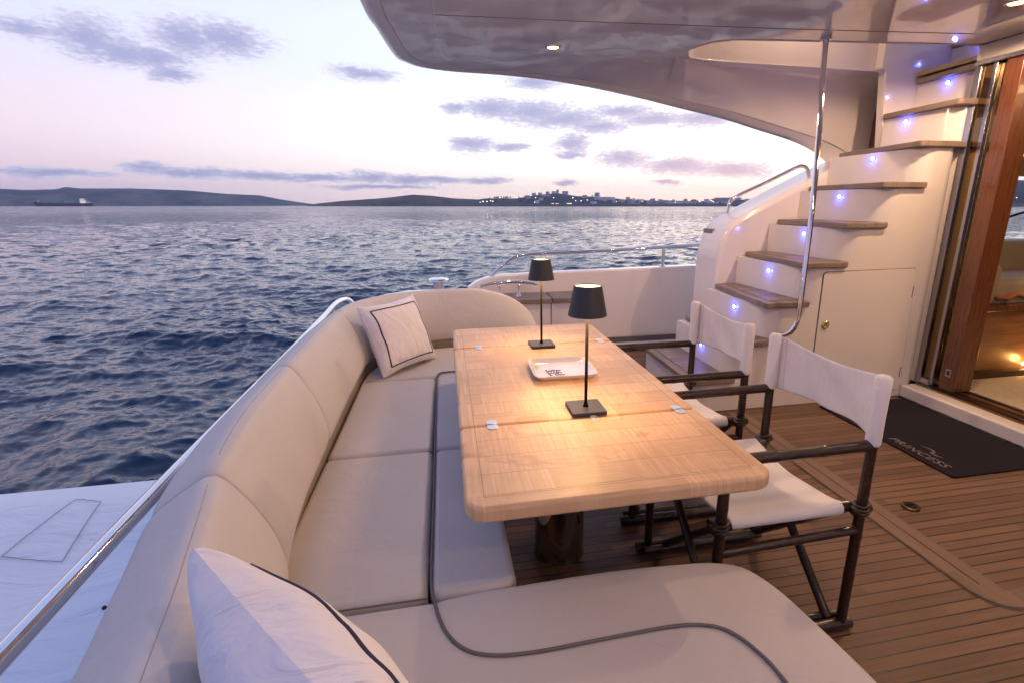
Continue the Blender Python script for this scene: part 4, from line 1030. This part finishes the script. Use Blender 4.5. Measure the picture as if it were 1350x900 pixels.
for k,(x,mt) in enumerate(((3.425,GOLDM),(3.455,BLACK),(3.49,GOLDM),(3.525,GLASSD),(3.56,CHROME),(3.60,BLACK))):
    MB().box(x,x+.026,.4,3.0,.0985,.112+.004*(k%2)).build('track',mt,dr,bevel=.002)
MB().box(XD-.02,XD+.09,2.93,3.0,.113,.155).build('lower_guide',STEEL,dr,bevel=.004)
# salon shell
sal=thing('salon_room','dim salon with mahogany panels, seen through the sliding door','cabin',(6,1.5,0))
MB().box(3.63,9,-1.6,4.0,.02,.118).build('floor',CARPET,sal)
MB().box(3.63,9,-1.6,4.2,2.36,2.39).build('headliner',TAN,sal)
MB().box(8.9,9,-1.6,4.2,.1,2.36).build('forward_wall',MAHOG,sal)
MB().box(3.63,9,-1.7,-1.6,.1,2.36).build('starboard_wall',MAHOG,sal)
# port wall with window openings
MB().box(3.63,9,3.96,4.04,.1,1.03).box(3.63,9,3.96,4.04,2.26,2.36).box(3.63,4.50,3.96,4.04,1.03,2.26).box(6.7,9,3.96,4.04,1.03,2.26).build('port_wall',MAHOG,sal)
MB().box(4.5,6.7,3.94,4.02,1.66,1.83).build('window_band',TAN,sal,bevel=.01)
MB().box(4.4,6.8,3.85,3.95,1.0,1.035).build('window_ledge',GEL,sal)
MB().tube([(4.2,3.97,1.05),(6.3,3.99,1.55)],.012,8).build('window_strut',BLACK,sal)
# sofa platform, slab, underglow
pf=thing('salon_cabinet','mahogany cabinet with a warm light under its edge, inside the salon','cabinet',(4.8,3.3,.12))
MB().box(3.66,7.5,3.02,3.9,.12,.63).build('cabinet_front',pbr('mahogany_front',(.26,.12,.05),.32,coat=.3,nscale=7,namp=.2,stretch=(.6,6,6)),pf,bevel=.004)
MB().box(3.64,7.5,2.97,3.9,.634,.675).build('cabinet_top',MAHOG,pf,bevel=.006)
MB().box(3.64,7.5,2.955,3.018,.121,.165).build('plinth',pbr('plinth_dark',(.04,.02,.012),.4),pf)
MB().box(4.42,4.50,2.99,3.016,.185,.20).build('underglow_lamp',GLW,pf)
lamp('underglow','POINT',(4.48,2.92,.21),1.7,(1.0,.50,.13),parent=pf,size=.03)
ss=thing('salon_sofa','beige upholstered sofa inside the salon below the window','sofa',(4.8,3.5,.68))
MB().soft(rrect(4.02,6.4,3.05,3.75,.06),.68,.86,.05).build('seat_cushion',SALSOFA,ss,smooth=True,auto=50)
MB().soft(rrect(4.05,6.4,3.62,3.92,.06),.70,1.10,.07).build('backrest',SALSOFA,ss,smooth=True,auto=50)
MB().soft(rrect(3.92,4.10,3.05,3.9,.06),.68,.98,.06).build('armrest',SALSOFA,ss,smooth=True,auto=50)
rows=[[(4.05+.02*i,3.02+.022*j,.705+.05*math.exp(-((i-12)**2+(j-6)**2)/60)+.012*math.sin(i*.9+j*.7)) for j in range(14)] for i in range(26)]
o=MB().grid(rows).build('folded_throw',ORANGE,smooth=True); tag(o,'crumpled orange cloth on the cabinet edge in the salon','throw'); sm=o.modifiers.new('s','SOLIDIFY'); sm.thickness=.02
MB().box(3.66,3.70,2.90,2.985,.98,1.62).build('tmp2')
bpy.data.objects.remove(bpy.data.objects['tmp2'])
rows=[[(3.80+.010*math.sin(j*.9),3.10+j*.012,z) for z in (1.02,1.3,1.6)] for j in range(10)]
o=MB().grid(rows).build('roller_blind',pbr('blind_cream',(.45,.40,.30),.8),smooth=True); tag(o,'narrow cream blind hanging inside beside the mahogany door edge','blind'); sm=o.modifiers.new('s','SOLIDIFY'); sm.thickness=.004
lamp('salon_glow','AREA',(4.6,1.6,2.33),16,(1.0,.62,.30),parent=sal,size=.6)
MB().box(5.2,5.8,1.1,1.7,2.335,2.358).build('ceiling_light_panel',glow('salon_panel_glow',(1.0,.7,.4),1.0),sal)

# ---------------------------------------------------------------- doormat
t=thing('doormat','dark grey doormat with a pale printed yacht name in front of the salon door','doormat',(2.9,2.4,0))
MB().prism(rrect(2.575,3.285,1.94,2.965,.02,4),.0005,.0105).build('mat',MATM,t,bevel=.002)
cu=bpy.data.curves.new('txt','FONT'); cu.body='PRINCESS'; cu.size=.085; cu.shear=.25; cu.extrude=.0006; cu.align_x='CENTER'; cu.space_character=1.15
to=bpy.data.objects.new('txt',cu); COL.objects.link(to); bpy.context.view_layer.update()
me=bpy.data.meshes.new_from_object(to.evaluated_get(bpy.context.evaluated_depsgraph_get())); bpy.data.objects.remove(to)
vs=[]; 
for v in me.vertices: vs.append((2.622+v.co.y*.85,2.225-v.co.x*.92,.0115+v.co.z))
fs=[tuple(p.vertices) for p in me.polygons]
MB().add(vs,fs).build('printed_name',LOGO,t)
def band(pts,wd): 
    mb=MB(); r_=[]
    for k,(y,x) in enumerate(pts):
        w2=wd*math.sin(math.pi*k/(len(pts)-1))+.0008; r_.append([(x-w2,y,.0122),(x+w2,y,.0122)])
    return mb.grid(r_)
s1=spline([(2.285,2.73,0),(2.23,2.745,0),(2.19,2.73,0),(2.20,2.712,0),(2.16,2.705,0),(2.12,2.72,0)],5)
band([(p.x,p.y) for p in s1],.0075).build('printed_emblem',LOGO,t)

HZ=bpy.data.materials.new('evening_haze'); HZ.use_nodes=True; HZ.node_tree.nodes.clear()
N=NT(HZ.node_tree); pv=N.n('ShaderNodeVolumePrincipled'); pv.inputs['Color'].default_value=(.62,.70,.92,1); pv.inputs['Density'].default_value=1.3e-4
oo=N.n('ShaderNodeOutputMaterial'); N.L.new(pv.outputs[0],oo.inputs['Volume'])
hz=MB().box(-4400,4400,-4400,4400,-3.2,150).build('haze',HZ); hz['kind']='stuff'
# ---------------------------------------------------------------- render settings
scene.view_settings.view_transform='Standard'; scene.view_settings.look='None'; scene.view_settings.gamma=1; scene.view_settings.exposure=.4
scene.render.engine='CYCLES'
c=scene.cycles; c.use_denoising=True; c.max_bounces=6; c.volume_bounces=0; c.diffuse_bounces=3; c.glossy_bounces=4; c.transmission_bounces=4; c.sample_clamp_indirect=4; c.use_adaptive_sampling=True; c.adaptive_threshold=.02; c.caustics_reflective=False; c.caustics_refractive=False
try: c.denoiser='OPENIMAGEDENOISE'
except Exception: pass
